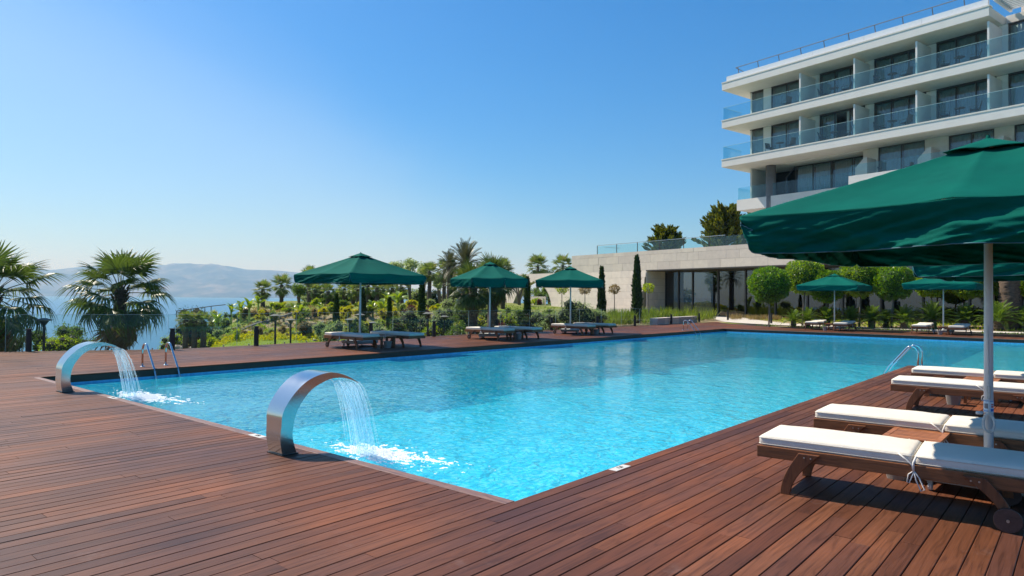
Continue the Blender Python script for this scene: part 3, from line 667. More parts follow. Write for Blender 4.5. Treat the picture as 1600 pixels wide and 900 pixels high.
def lounger(label, raise_=0, detail=True):
    t = thing('sun_lounger', label, 'sun lounger', (0, 0, 0), 0, LG)
    HW = .33; ZT = .36; ZB = .275; L = 2.0; J = 1.14
    for s in (-1, 1):
        y0, y1 = (s*HW-.016, s*HW+.016)
        rail = MB().box(0, L, y0, y1, ZB, ZT+.009).build('side_rail', M['teak'], t, bevel=.004)
        # curved front leg
        oy = s*(HW+.032)
        def curve_leg(xt0, xt1, xb0, xb1, zb):
            n = 10; o1 = []; o2 = []
            for k in range(n+1):
                u = k/n; z = ZT-.01-(ZT-.01-zb)*u; e = u**1.0
                bow = math.sin(u*math.pi/2)
                o1.append((xt0+(xb0-xt0)*bow, z)); o2.append((xt1+(xb1-xt1)*(bow*.94+.06*u), z))
            return o1+o2[::-1]
        lg = MB().prism(curve_leg(.34, .50, .20, .275, .0), oy-.016, oy+.016).build('leg', M['teak_leg'], t, bevel=.004)
        lg2 = MB().prism(curve_leg(1.46, 1.60, 1.69, 1.76, .07), oy-.016, oy+.016).build('leg', M['teak_leg'], t, bevel=.004)
        for xx in (.385, .435, 1.51, 1.56): MB().tube([(xx, oy-.0*s+s*.015, .32), (xx, oy+s*.019, .32)], .007, 8).build('screw', M['screw'], lg if xx < 1 else lg2)
        wy = oy+s*.034
        wh = MB().tube([(1.725, wy-.014, .085), (1.725, wy+.014, .085)], .085, 28).build('wheel', M['wheel'], t, bevel=.004)
        MB().tube([(1.725, wy-.03, .085), (1.725, wy+.022, .085)], .010, 10).build('axle', M['screw'], wh)
    MB().box(.01, .045, -HW+.0165, HW-.0165, ZB+.002, ZT-.002).build('end_rail', M['teak'], t); MB().box(L-.045, L-.01, -HW+.0165, HW-.0165, ZB+.002, ZT-.002).build('end_rail', M['teak'], t)
    MB().box(.30, .33, -HW+.0165, HW-.0165, ZB+.01, ZT-.03).build('cross_rail', M['teak'], t)
    MB().box(1.50, 1.53, -HW+.0165, HW-.0165, ZB+.01, ZT-.03).build('cross_rail', M['teak'], t)
    sm = MB().box(0, .055, -HW+.0165, HW-.0165, 0, .018).mesh('slat', M['teak'])
    k = 0; x_ = .06
    while x_ < J-.05: link('slat', sm, t, loc=(x_, 0, ZT-.012)); x_ += .082
    # head section: tilts about x = J
    ca = math.cos(raise_); sa_ = math.sin(raise_)
    x_ = J+.01
    while x_ < L-.04:
        u = x_-J; link('slat', sm, t, loc=(J+u*ca, 0, ZT-.012+u*sa_), rot=(0, -raise_, 0)); x_ += .082
    c1 = MB(); rbox(c1, 0, J, -HW+.01, HW-.01, 0, .088, 16, 6, .03, .012, 1); c1 = c1.build('cushion', M['cushion'], t, smooth=True, loc=(.005, 0, ZT+.002))
    c2 = MB(); rbox(c2, 0, L-J-.02, -HW+.01, HW-.01, 0, .088, 12, 6, .03, .012, 4); c2 = c2.build('cushion', M['cushion'], t, smooth=True, loc=(J+.015, 0, ZT+.002), rot=(0, -raise_, 0))
    # piping seams and side tie
    for (c, L_) in ((c1, J), (c2, L-J-.02)):
        b = MB()
        for zz in (.020, .070):
            y = HW-.009; q = [(.02, -y, zz), (L_-.02, -y, zz), (L_-.001, -y+.02, zz), (L_-.001, y-.02, zz), (L_-.02, y, zz), (.02, y, zz), (.001, y-.02, zz), (.001, -y+.02, zz), (.02, -y, zz)]
            b.tube(q, .003, 5, cap=False)
        b.build('piping', M['cushion'], c, smooth=True)
    for s in (-1, 1):
        b = MB()
        y = s*(HW+.02)
        b.tube([(J-.09, y-s*.02, ZT+.085), (J-.04, y, ZT+.05), (J, y, ZT+.015), (J+.015, y, ZT-.03)], .006, 6)
        b.tube([(J+.015, y, ZT-.03), (J-.02, y, ZT-.06), (J-.03, y, ZT-.12), (J-.015, y, ZT-.125), (J+.01, y, ZT-.05)], .005, 6)
        b.tube([(J+.015, y, ZT-.03), (J+.05, y, ZT-.08), (J+.085, y, ZT-.16), (J+.06, y, ZT-.175), (J+.03, y, ZT-.10), (J+.012, y, ZT-.03)], .005, 6)
        b.tube([(J+.03, y-s*.01, ZT+.08), (J+.012, y, ZT+.03), (J+.012, y, ZT-.035)], .009, 6)
        b.build('tie', M['cord'], t, smooth=True)['kind'] = 'stuff'
    return t
proto = lounger('teak lounger nearest the camera with its cushion half in umbrella shade')
proto.location = (-2.185, 6.127, 0); proto.rotation_euler = (0, 0, R(4))
def put_lounger(x, y, rz, label): return dup(proto, (x, y, 0), rz, label)
put_lounger(-2.22, 7.84, R(2), 'second lounger from the camera just behind the little teak table')
put_lounger(-2.27, 11.68, R(2.5), 'third lounger back on the right deck with a white umbrella pole in front of it')
put_lounger(-2.36, 13.72, R(2), 'farthest lounger on the right deck, by the chrome corner ladder')
PI = math.pi
put_lounger(-16.65, 13.05, PI, 'left lounger of the pair under the leftmost green umbrella')
put_lounger(-16.35, 14.62, PI, 'right lounger of the pair under the leftmost green umbrella')
put_lounger(-16.60, 19.45, PI, 'left lounger of the pair under the middle octagonal green umbrella')
put_lounger(-16.45, 20.95, PI, 'right lounger of the pair under the middle octagonal green umbrella')
put_lounger(-16.65, 25.05, PI, 'left lounger of the pair in front of the grey green olive bush')
put_lounger(-16.70, 26.85, PI, 'right lounger of the pair in front of the grey green olive bush')
proto2 = lounger('left lounger with raised head at the far pool end under the left umbrella', R(5)); proto2.location = (-11.55, 38.75, 0); proto2.rotation_euler = (0, 0, R(92))
dup(proto2, (-9.95, 38.2, 0), R(91), 'right lounger with raised head at the far pool end under the left umbrella')
dup(proto2, (-6.40, 38.5, 0), R(90), 'left lounger with raised head at the far pool end beside the square flat umbrella')
dup(proto2, (-4.85, 38.35, 0), R(89), 'right lounger with raised head at the far pool end beside the square flat umbrella')

# side tables
def side_table(label):
    t = thing('side_table', label, 'side table', (0, 0, 0), 0, 'small teak tables between loungers')
    w = .46; d = .36; h = .37
    for (x0, x1, y0, y1) in ((0, w, 0, .045), (0, w, d-.045, d), (0, .045, .0455, d-.0455), (w-.045, w, .0455, d-.0455)): MB().box(x0, x1, y0, y1, h-.022, h).build('frame', M['table'], t, bevel=.002)
    sl = MB().box(0, w-.094, 0, .030, 0, .014).mesh('slat', M['table'])
    k = 0
    while .05+k*.0375 < d-.07: link('slat', sl, t, loc=(.047, .0505+k*.0375, h-.017)); k += 1
    for x in (.03, w-.07):
        for y in (.03, d-.07): MB().box(x, x+.04, y, y+.04, 0, h-.0225).build('leg', M['teak_leg'], t)
    MB().box(.035, w-.035, .02, .0295, h-.075, h-.023).build('apron', M['table'], t); MB().box(.035, w-.035, d-.0295, d-.02, h-.075, h-.023).build('apron', M['table'], t)
    return t
tb = side_table('teak slatted side table between the two nearest loungers'); tb.location = (-1.46, 6.98, 0); tb.scale = (1, 1.9, 1)
dup(tb, (-1.55, 12.75, 0), 0, 'teak slatted side table between the third and fourth loungers on the right deck')
dup(tb, (-17.2, 13.45, 0), 0, 'teak side table between the loungers under the leftmost green umbrella')
dup(tb, (-17.2, 19.85, 0), 0, 'teak side table between the loungers under the octagonal umbrella')
dup(tb, (-17.4, 25.55, 0), 0, 'teak side table between the loungers by the olive bush')
dup(tb, (-10.9, 38.9, 0), 0, 'teak side table at the far pool end between the left pair of loungers')
dup(tb, (-5.7, 38.9, 0), 0, 'teak side table at the far pool end between the right pair of loungers')
# buckets
def bucket(label):
    t = thing('waste_bucket', label, 'bucket', (0, 0, 0), 0, 'small buckets under the side tables')
    b = MB(); n = 24; prof = [(.085, 0), (.115, .19), (.125, .19), (.125, .215), (.112, .215), (.105, .19), (.078, .01)]
    for (r, z) in prof:
        for k in range(n):
            a_ = 2*PI*k/n; sq = 1/max(abs(math.cos(a_)), abs(math.sin(a_)))**.35; b.v.append((r*sq*math.cos(a_), r*sq*math.sin(a_), z))
    for i in range(len(prof)-1):
        for k in range(n): b.f.append((i*n+k, i*n+(k+1) % n, (i+1)*n+(k+1) % n, (i+1)*n+k))
    b.f.append(tuple(range(n))); b.f.append(tuple(6*n+k for k in reversed(range(n))))
    b.build('body', M['bucket'], t); return t
bk = bucket('taupe bucket under the nearest teak side table'); bk.location = (-1.33, 6.98, 0)
dup(bk, (-1.62, 12.55, 0), 0, 'taupe bucket under the second teak table on the right deck')
dup(bk, (-16.75, 13.75, 0), 0, 'bucket beside the loungers of the leftmost umbrella')
dup(bk, (-16.8, 20.2, 0), 0, 'bucket beside the loungers of the octagonal umbrella')
dup(bk, (-17.0, 25.95, 0), 0, 'bucket beside the loungers by the olive bush')
dup(bk, (-10.75, 38.45, 0), 0, 'bucket at the far pool end between the left pair of loungers')
dup(bk, (-5.5, 38.4, 0), 0, 'bucket at the far pool end between the right pair of loungers')

# ------------------------------------------------------------------ umbrellas
def umbrella(label, pole, side=3.0, rz=0, shape='square', seed=0, apex=2.95, edge=2.30, val=.30, fine=1, cordage=False, drop=0, sag=.05):
    t = thing('parasol', label, 'umbrella', (pole[0], pole[1], 0), rz, 'green canvas parasols')
    rr = random.Random(seed)
    if shape == 'square':
        h = side/2; V = [(h, -h), (h, 0), (h, h), (0, h), (-h, h), (-h, 0), (-h, -h), (0, -h)]; corner = [0, 2, 4, 6]
    else:
        h = side/2/math.cos(PI/8); V = [(h*math.cos(PI/8+k*PI/4-PI/2), h*math.sin(PI/8+k*PI/4-PI/2)) for k in range(8)]; corner = list(range(8))
    nn, ns = 10*fine, 8*fine
    def ez(k, s):
        # height along an edge sector k, s in 0..1
        a_, c_ = V[k], V[(k+1) % 8]; ra = math.hypot(*a_); rc = math.hypot(*c_)
        return 0
    def edgept(k, s):
        a_, c_ = Vector(V[k]), Vector(V[(k+1) % 8]); p = a_.lerp(c_, s)
        pull = .035*4*s*(1-s)*side/3; p = p*(1-pull/p.length)
        z = edge + (0.0) + (.03 if shape == 'square' else 0)*(1-abs(p.length/(h*1.414)))
        z += (.015-drop*0)*4*s*(1-s)*-1
        return p, z
    def canopy(r0, r1, z0, lift=0):
        b = MB(); 
        for i in range(nn+1):
            f = r0+(r1-r0)*i/nn
            for k in range(8):
                for j in range(ns):
                    s = j/ns; p, ze = edgept(k, s); q = p*f
                    z = apex+(ze-apex)*(f**.94)+lift - sag*4*s*(1-s)*f*(1.2-f)*1.6
                    z += .008*noise.noise(Vector((q.x*3, q.y*3, seed)))*f + .004*noise.noise(Vector((q.x*11, q.y*11, seed)))
                    b.v.append((q.x, q.y, z))
        m_ = 8*ns
        for i in range(nn):
            for k in range(m_): b.f.append((i*m_+k, i*m_+(k+1) % m_, (i+1)*m_+(k+1) % m_, (i+1)*m_+k))
        return b
    cn = canopy(.10, 1.0, 0).build('canopy', M['umb'], t, smooth=True)
    sdm = cn.modifiers.new('thick', 'SOLIDIFY'); sdm.thickness = .004; sdm.offset = -1
    # raised vent cap with ripples that leave dark openings
    b = MB(); rings = 6
    for i in range(rings+1):
        f = .002+.185*i/rings
        for k in range(8):
            for j in range(ns):
                s = j/ns; p, ze = edgept(k, s); q = p*f
                z = apex+.028+(ze-apex)*f*.93 + (.022*(i/rings)**2)*math.sin(PI*s)*(1 if k % 2 == 0 else .55) - .018*(i/rings)
                b.v.append((q.x, q.y, z))
    m_ = 8*ns
    for i in range(rings):
        for k in range(m_): b.f.append((i*m_+k, i*m_+(k+1) % m_, (i+1)*m_+(k+1) % m_, (i+1)*m_+k))
    vc = b.build('vent_cap', M['umb'], t, smooth=True); sm_ = vc.modifiers.new('thick', 'SOLIDIFY'); sm_.thickness = .004
    MB().tube([(0, 0, apex-.02), (0, 0, apex+.05)], [.03, .012], 10).build('finial', M['umb'], t)
    # valance panels
    groups = [(0, 2), (2, 4), (4, 6), (6, 8)] if shape == 'square' else [(k, k+1) for k in range(8)]
    for gi, (k0, k1) in enumerate(groups):
        n_ = (k1-k0)*ns*3; rows = 10*fine; b = MB(); pp = []
        gseed = seed*7+gi*3.1
        for j in range(n_+1):
            s = j/n_*(k1-k0); k = min(int(s), k1-k0-1); p, ze = edgept((k0+k) % 8, s-k)
            z = apex+(ze-apex)*1.0-.004
            pn = p.normalized()
            a_ = Vector(V[k0]); c_ = Vector(V[k1 % 8]); e = (c_-a_).normalized(); nrm = Vector((e.y, -e.x))
            if nrm.dot(a_+c_) < 0: nrm = -nrm
            w = j/n_; dc = min(w, 1-w)*((c_-a_).length)
            vh = val*(1-(max(0, 1-dc/.09))**2.6*.55)
            row = []
            for i in range(rows+1):
                f = i/rows; amp = f**.8*(.11 if fine > 1 else .075)
                fold = noise.fractal(Vector((w*side*1.2+f*1.4, f*.9+w, gseed)), .8, 2.0, 4)
                fold2 = noise.fractal(Vector((w*side*3.6-f*1.8, f*2.6, gseed+4)), .9, 2.0, 4)
                o = nrm*(amp*fold+(.045 if fine > 2 else .03)*f*fold2-.03*f)
                taper = e*(.018*f*(1-min(1, dc/.3))*(1 if w < .5 else -1))
                row.append((p.x+o.x+taper.x, p.y+o.y+taper.y, z-vh*f+.012*f*noise.noise(Vector((w*4, 0, gseed)))))
            pp.append(row)
            b.v += row
        for j in range(n_):
            for i in range(rows):
                a0 = j*(rows+1)+i; b.f.append((a0, a0+rows+1, a0+rows+2, a0+1))
        vo = b.build('valance', M['umb'], t, smooth=True); q_ = vo.modifiers.new('thick', 'SOLIDIFY'); q_.thickness = .003
        loop = [r_[i] for i, r_ in [(i, pp[0]) for i in range(rows//3, rows)]]+[r_[-1] for r_ in pp]+[pp[-1][i] for i in range(rows-1, rows//3, -1)]
        MB().tube(loop, .0045, 6).build('piping', M['piping'], vo, smooth=True)
    # frame
    pr_ = .036 if True else .03
    MB().tube([(0, 0, .12), (0, 0, apex-.03)], [.036, .030], 20).build('pole', M['white_metal'], t, smooth=True)
    MB().tube([(0, 0, apex-.14), (0, 0, apex-.06)], .055, 14).build('hub', M['white_metal'], t)
    MB().tube([(0, 0, apex-.62), (0, 0, apex-.52)], .055, 14).build('runner', M['white_metal'], t)
    for k in range(8):
        v = Vector((*V[k], 0))*.985; top = Vector((0, 0, apex-.08)); e_ = Vector((v.x, v.y, edge-.012 if (k in corner) else edge+.0))
        MB().tube([top, e_], .010, 6).build('rib', M['white_metal'], t)
        MB().tube([Vector((0, 0, apex-.57)), top.lerp(e_, .5)-Vector((0, 0, .005))], .008, 6).build('strut', M['white_metal'], t)
    # wheeled base
    bs = MB(); bs.box(-.40, .40, -.40, .40, .085, .10); bs.box(-.42, .42, -.42, .42, .10, .185); bs = bs.build('base', M['grey_base'], t, bevel=.012)
    MB().tube([(0, 0, .185), (0, 0, .30)], .045, 16).build('pole_socket', M['white_metal'], t)
    for sx in (-1, 1):
        for sy in (-1, 1):
            MB().tube([(sx*.36-.014, sy*.36, .035), (sx*.36+.014, sy*.36, .035)], .035, 12).build('caster', M['white_metal'], t)
            MB().box(sx*.36-.02, sx*.36+.02, sy*.36-.02, sy*.36+.02, .06, .085).build('caster_fork', M['screw'], t)
    if cordage:
        # coiled white cord, crank plate and sticker on the pole facing the camera
        th = math.atan2(-pole[1], -pole[0])-rz
        Mr = Matrix.Rotation(th, 4, 'Z')
        b = MB(); rg = random.Random(5)
        for k in range(7):
            pts = []; w_ = .036+.006*rg.random(); hh = .070+.012*rg.random(); ox = rg.uniform(-.006, .006)
            for j in range(25):
                a_ = 2*PI*j/24; pts.append(Mr @ Vector((.052+.003*k+.01*math.cos(a_)*0, ox+w_*math.sin(a_), .575+hh*math.cos(a_))))
            b.tube(pts, .0042, 6, cap=False)
        b.tube([Mr @ Vector((.056, -.04, .505)), Mr @ Vector((.075, 0, .515)), Mr @ Vector((.056, .04, .507))], .005, 6)
        b.tube([Mr @ Vector((.05, .0, .64)), Mr @ Vector((.05, .004, .75)), Mr @ Vector((.045, .0, .92)), Mr @ Vector((.04, -.004, 1.4))], .003, 6)
        b.build('coiled_cord', M['cord'], t, smooth=True)
        MB().tube([Mr @ Vector((.03, -.045, .655)), Mr @ Vector((.05, -.085, .655))], .014, 12).build('clamp_knob', M['white_metal'], t, smooth=True)
        b = MB(); b.box(.036, .046, -.013, .013, .78, .885, Mr); b.build('cleat', M['screw'], t, bevel=.003)
        stc = {}
        for nm, c in (('sticker', (.62, .72, .80)), ('sticker_red', (.5, .05, .07)), ('sticker_blue', (.02, .16, .5)), ('sticker_grey', (.22, .2, .22))):
            mm = mat(nm+'_vinyl', c, c, 5, .4); stc[nm] = mm
        def patch(nm, a0, a1, z0, z1, rad):
            b = MB(); n_ = 8
            for j in range(n_+1):
                a_ = a0+(a1-a0)*j/n_
                for z in (z0, z1): b.v.append(tuple(Mr @ Vector((rad*math.cos(a_), rad*math.sin(a_), z))))
            for j in range(n_): b.f.append((j*2, j*2+2, j*2+3, j*2+1))
            return b
        stk = patch('sticker', -1.3, 1.3, .665, .765, .0372).build('sticker', stc['sticker'], t)
        patch('r', .5, 1.1, .725, .735, .0376).build('red_print', stc['sticker_red'], stk); patch('r', .5, 1.1, .705, .718, .0376).build('red_print', stc['sticker_red'], stk)
        patch('b', .4, 1.2, .672, .695, .0376).build('blue_print', stc['sticker_blue'], stk); patch('g', -.9, -.1, .695, .738, .0376).build('grey_print', stc['sticker_grey'], stk)
        patch('b', -1.2, 1.2, .757, .762, .0376).build('blue_print', stc['sticker_blue'], stk); patch('b', -1.1, .1, .672, .678, .0376).build('blue_print', stc['sticker_blue'], stk)
    return t
umbrella('large green parasol nearest the camera over the front loungers', (-.66, 7.07), 3.05, R(-2.5), seed=1, fine=3, cordage=True, apex=2.98, edge=2.31, val=.31)
umbrella('green parasol behind the nearest one, mostly hidden on the right deck', (-.60, 13.95), 3.05, R(-2), seed=2, fine=2, apex=2.98, edge=2.31, val=.31)
umbrella('leftmost green parasol, standing across the pool on the far deck', (-18.1, 13.7), 3.0, R(0), seed=3, apex=3.0, val=.27, fine=2)
umbrella('octagonal green parasol across the pool before the big fan palms', (-18.1, 19.98), 3.0, R(40), 'octagon', seed=4, apex=3.0, edge=2.33, val=.30)
umbrella('green parasol across the pool in front of the stone arch', (-18.3, 25.75), 3.0, R(33), seed=5, apex=3.05, edge=2.40, val=.28)
umbrella('green parasol at the far pool end among the round clipped trees', (-10.67, 39.9), 3.1, R(0), seed=6, apex=3.05, edge=2.42, val=.27)
umbrella('green parasol at the far right pool end near the dark palm trunk', (-5.58, 39.9), 3.1, R(0), seed=7, apex=3.0, edge=2.48, val=.27)

# ------------------------------------------------------------------ glass fence and bollards
def bollard(loc, label, h=.63):
    t = thing('bollard_light', label, 'bollard', loc, 0, 'black bollard lights along the deck')
    MB().tube([(0, 0, 0), (0, 0, h-.10)], .075, 20).build('post', M['black'], t)
    MB().tube([(0, 0, h-.10), (0, 0, h-.03)], .062, 20).build('lens', M['black'], t)
    MB().tube([(0, 0, h-.03), (0, 0, h)], .08, 20).build('cap', M['black'], t)
    return t
for (x, y), lab in [((-22.45, 5.75), 'black bollard light at far left behind the smaller fountain'),
        ((-20.42, 8.76), 'black bollard light right of the tall ladder by the big palm'),
        ((-20.35, 11.35), 'black bollard light by the twin garden lamps left of the first parasol'),
        ((-20.35, 15.9), 'black bollard light behind the loungers of the leftmost parasol'),
        ((-20.35, 19.1), 'black bollard light midway between the first and the octagonal parasol'),
        ((-20.4, 23.0), 'black bollard light just right of the octagonal parasol pole'),
        ((-20.4, 27.1), 'black bollard light just left of the parasol before the arch'),
        ((-20.45, 31.3), 'black bollard light in front of the shorter wall cypress'),
        ((-20.5, 35.4), 'black bollard light in front of the tall wall cypress'),
        ((-20.45, 39.9), 'black bollard light in front of the low white stone planter'),
        ((-21.2, 45.6), 'dark bollard light at the right end of the stone planter')]:
    bollard((x, y, 0), lab)
for (x, y), lab in [((-20.6, 49.2), 'grey bollard light on the grass in front of the second pavilion window'), ((-16.4, 46.4), 'grey bollard light on the grass left of the first cycad')]:
    tt = bollard((x, y, TZ(x, y)), lab, .75)
fence = thing('glass_fence', 'low clear glass fence along the far garden edge of the deck', 'glass fence', (-20.7, 8.8, 0))
fpts = [(-24.6, 2.4), (-23.1, 4.9)] + [(-22.85, 5.3), (-21.75, 7.05), (-20.72, 8.75)] + [(-20.7, 8.75+2.12*k) for k in range(1, 14)] + [(-20.7, 38.4)]
for i in range(len(fpts)-1):
    if i == 1: continue
    (xa, ya), (xb, yb) = fpts[i], fpts[i+1]; L_ = math.hypot(xb-xa, yb-ya); an = math.atan2(yb-ya, xb-xa)
    g_ = MB().box(.015, L_-.015, -.006, .006, -.04, 1.02).build('glass_panel', M['fenceglass'], fence, loc=(xa+20.7, ya-8.8, 0), rot=(0, 0, an))
    MB().box(.015, L_-.015, -.0065, .0065, 1.0203, 1.027).build('top_edge', M['glassedge'], g_)
    MB().box(.008, .014, -.0065, .0065, 0, 1.02).build('side_edge', M['glassedge'], g_)
    MB().tube([(L_*.2, 0, -.1), (L_*.2, 0, .05)], .02, 8).build('clamp', M['screw'], g_); MB().tube([(L_*.8, 0, -.1), (L_*.8, 0, .05)], .02, 8).build('clamp', M['screw'], g_)

# garden lamps
def lamp(px, top, depth, label, w=.36):
    p = ground_at(px, depth); zt = z_at(px, top, depth); t = thing('garden_lamp', label, 'garden lamp', p, 0, 'black garden lamps on the slope'); h = zt-p.z
    MB().tube([(0, 0, -.1), (0, 0, h-.22)], .04, 12).build('post', M['black'], t)
    MB().tube([(0, 0, h-.22), (0, 0, h-.09)], [.05, .13], 16).build('lantern', M['black'], t)
    MB().tube([(0, 0, h-.08), (0, 0, h-.05), (0, 0, h)], [w*.55, w*.62, w*.18], 20).build('shade', M['concrete'], t)
for a_ in [(70, 497, 21, 'black garden lamp between the far left palm and the big fan palm'), (431, 491, 26, 'tall black garden lamp left of the first parasol on the lawn'),
           (455, 498, 31, 'shorter black garden lamp on the lawn beside the tall one'), (547, 497.5, 31, 'black garden lamp left of the first parasol pole'),
           (563, 490, 29, 'wide black garden lamp directly behind the first parasol pole'), (583.5, 502.5, 35, 'small black garden lamp right of the first parasol pole'),
           (669, 488, 29, 'black garden lamp left of the bollard between two parasols'), (695, 493, 34, 'black garden lamp among shrubs left of the palm pair')]: lamp(*a_)

# ------------------------------------------------------------------ pavilion
ANG = math.atan2(-.238, .9717)
PO = C2W(6.6, 70.2); PAV_TOP, PAV_FB = 6.02, 4.26
pav = thing('stone_pavilion', 'long low stone clad pavilion with an arch and tall glass front beyond the pool', 'building', PO, ANG)
def PW(x, y, z): return Vector((PO.x+math.cos(ANG)*x-math.sin(ANG)*y, PO.y+math.sin(ANG)*x+math.cos(ANG)*y, z))
def pav_x(px):
    k = (px-800)/F_PX; return (k*70.2-6.6)/(.587+.81*k)
stones = [M['stone_a'], M['stone_b'], M['stone_c']]
PL, PR = pav_x(893), 54.0
# backing
b = MB(); b.box(PL+.01, PR, .05, .5, PAV_FB+.01, PAV_TOP-.01); b.build('fascia_core', M['joint'], pav)
b = MB(); b.box(PL+.3, PR, .5, 16, PAV_TOP-.5, PAV_TOP-.25); b.build('roof', M['pave_grey'], pav)
MB().box(PL, PR, .0, 2.6, PAV_FB-.09, PAV_FB-.004).build('soffit', M['frame'], pav)
ps = random.Random(2); nst = [0]
def stone(x0, x1, z0, z1, y0=0., y1=.06, lean=None):
    def yy(z): return (y0 if lean is None else y0-lean*(PAV_FB-z))
    d = ps.uniform(-.006, .006); g_ = .006
    b = MB(); vs = []
    for z in (z0+g_, z1-g_):
        for y in (yy(z)+d, yy(z)+.07):
            for x in (x0+g_, x1-g_): vs.append((x, y, z))
    b.add(vs, [(0, 2, 3, 1), (4, 5, 7, 6), (0, 1, 5, 4), (2, 6, 7, 3), (0, 4, 6, 2), (1, 3, 7, 5)])
    nst[0] += 1
    return b
def course(x0, x1, z0, z1, off, w=1.15, lean=None, clip=None, maxn=999):
    x = x0; first = True
    while x < x1-.02:
        L_ = (off if first else w*ps.uniform(.82, 1.15)); first = False; e = min(x+L_, x1)
        if x1-e < .3: e = x1
        ok = True
        if clip:
            ok = clip(x, e, z0, z1)
        if ok is True: stone(x, e, z0, z1, lean=lean).build('stone_block', ps.choice(stones), pav)
        elif ok: ok.build('stone_block', ps.choice(stones), pav)
        x = e
course(PL, PR, PAV_TOP-.36, PAV_TOP, .7, 1.4); course(PL, PR, PAV_TOP-1.06, PAV_TOP-.36, 1.1, 1.4); course(PL, PR, PAV_FB, PAV_TOP-1.06, .5, 1.4)
# battered lower wall with arch opening (left) and slanted right end
LEAN = .12
xs_ = lambda px: pav_x(px)
AX0, AX1, AZ = xs_(803.5), xs_(868.5), None
ACX, AR = (AX0+AX1)/2, (AX1-AX0)/2
ATOP = 3.42; ABASE = -.6; WX0, WX1 = xs_(799), xs_(1010)
def wall_left(z):  return WX0-.95*(PAV_FB-z)*.45
def wall_right(z): return WX1-.16*(PAV_FB-z)
def arch_half(z):
    if z > ATOP: return None
    u = (z-ABASE)/(ATOP-ABASE); return AR*math.sqrt(max(0, 1-max(0, u)**2))
b = MB(); zz = [-1.2+(PAV_FB+1.2)*i/40 for i in range(41)]
def ywall(z): return -LEAN*(PAV_FB-z)
def wallquads(b, fa, fb, off, zlist):
    for i in range(len(zlist)-1):
        z0, z1 = zlist[i], zlist[i+1]
        a0, a1, c0, c1 = fa(z0), fa(z1), fb(z0), fb(z1)
        if c0 is None or a0 is None: continue
        if c1 is None: c1 = c0
        if a1 is None: a1 = a0
        for th in (0,):
            b.add([(a0, ywall(z0)+off, z0), (c0, ywall(z0)+off, z0), (c1, ywall(z1)+off, z1), (a1, ywall(z1)+off, z1),
                   (a0, ywall(z0)+.9+off, z0), (c0, ywall(z0)+.9+off, z0), (c1, ywall(z1)+.9+off, z1), (a1, ywall(z1)+.9+off, z1)],
                  [(0, 1, 2, 3), (5, 4, 7, 6), (4, 0, 3, 7), (1, 5, 6, 2), (3, 2, 6, 7), (0, 4, 5, 1)])
zl = [z for z in zz if z < ATOP]+[ATOP]
wallquads(b, wall_left, lambda z: ACX-(arch_half(z) or 0), .05, zl)
wallquads(b, lambda z: ACX+(arch_half(z) or 0), wall_right, .05, zl)
wallquads(b, wall_left, wall_right, .05, [ATOP, PAV_FB-.02])
b.build('lower_wall', M['inner_stone'], pav)
hs = .65; z = PAV_FB; row = 0
while z > -.4:
    z0 = z-hs; x = wall_left(z-.28); off = (row % 2)*.5+.6; first = True
    while x < wall_right(z-.28)-.05:
        e = x+(off if first else ps.uniform(1.15, 1.5)); first = False
        wr = wall_right(z-.28)
        if wr-e < .35: e = wr
        e = min(e, wr)
        # clip against arch by slicing the block vertically into strips that follow the opening
        b = MB(); n_ = 5; used = False
        for s in range(n_):
            za, zb = z0+hs*s/n_, z0+hs*(s+1)/n_
            ga = .006 if s == 0 else 0; gb = .006 if s == n_-1 else 0
            zm = (za+zb)/2; hh = arch_half(zm)
            parts = [(x+.006, e-.006)]
            if hh:
                L0, R0 = ACX-hh, ACX+hh; np_ = []
                for (p, q) in parts:
                    if q <= L0 or p >= R0: np_.append((p, q))
                    else:
                        if p < L0: np_.append((p, L0))
                        if q > R0: np_.append((R0, q))
                parts = np_
            for (p, q) in parts:
                if q-p < .02: continue
                used = True; zA, zB = za+ga, zb-gb; d = (row*13 % 5)*.002
                b.add([(p, ywall(zA)+d, zA), (q, ywall(zA)+d, zA), (q, ywall(zB)+d, zB), (p, ywall(zB)+d, zB), (p, ywall(zA)+.07, zA), (q, ywall(zA)+.07, zA), (q, ywall(zB)+.07, zB), (p, ywall(zB)+.07, zB)],
                      [(0, 1, 2, 3), (5, 4, 7, 6), (4, 0, 3, 7), (1, 5, 6, 2), (3, 2, 6, 7), (0, 4, 5, 1)])
        if used: b.build('stone_block', ps.choice([M['stone_a'], M['stone_c']]), pav)
        x = e
    z = z0; row += 1
# slab closing the top of the wall left of the pavilion
MB().box(WX0, PL, -.0, .95, PAV_FB-.02, PAV_FB+.05).build('wall_cap', M['stone_c'], pav)
# recess return wall + glazing
RB = 2.55; FZ = .16
z = PAV_FB-.09; row = 0
MB().box(WX1-.6, WX1+.0, .96, RB+1.2, -.3, PAV_FB-.1).build('return_core', M['joint'], pav)
while z > .0:
    z0 = max(z-.65, -.4); y = .05 + (.0 if row % 2 else 0); cuts = [.0, .65, 1.5, RB] if row % 2 else [.0, 1.05, 1.9, RB]
    for c0, c1 in zip(cuts[:-1], cuts[1:]):
        MB().box(WX1-.02, WX1+.05+ps.uniform(0, .005), c0+.006+(.0), c1-.006, z0+.006, z-.006).build('stone_block', ps.choice(stones), pav)
    z = z0; row += 1
gx0 = WX1+.05; xs_m = [gx0, gx0+1.6, gx0+3.2]
k = xs_m[-1]+2.75
while k < PR: xs_m.append(k); k += 2.75
for i, x_ in enumerate(xs_m):
    MB().box(x_-.06, x_+.06, RB-.10, RB+.08, FZ, PAV_FB-.095).build('mullion', M['frame'], pav)
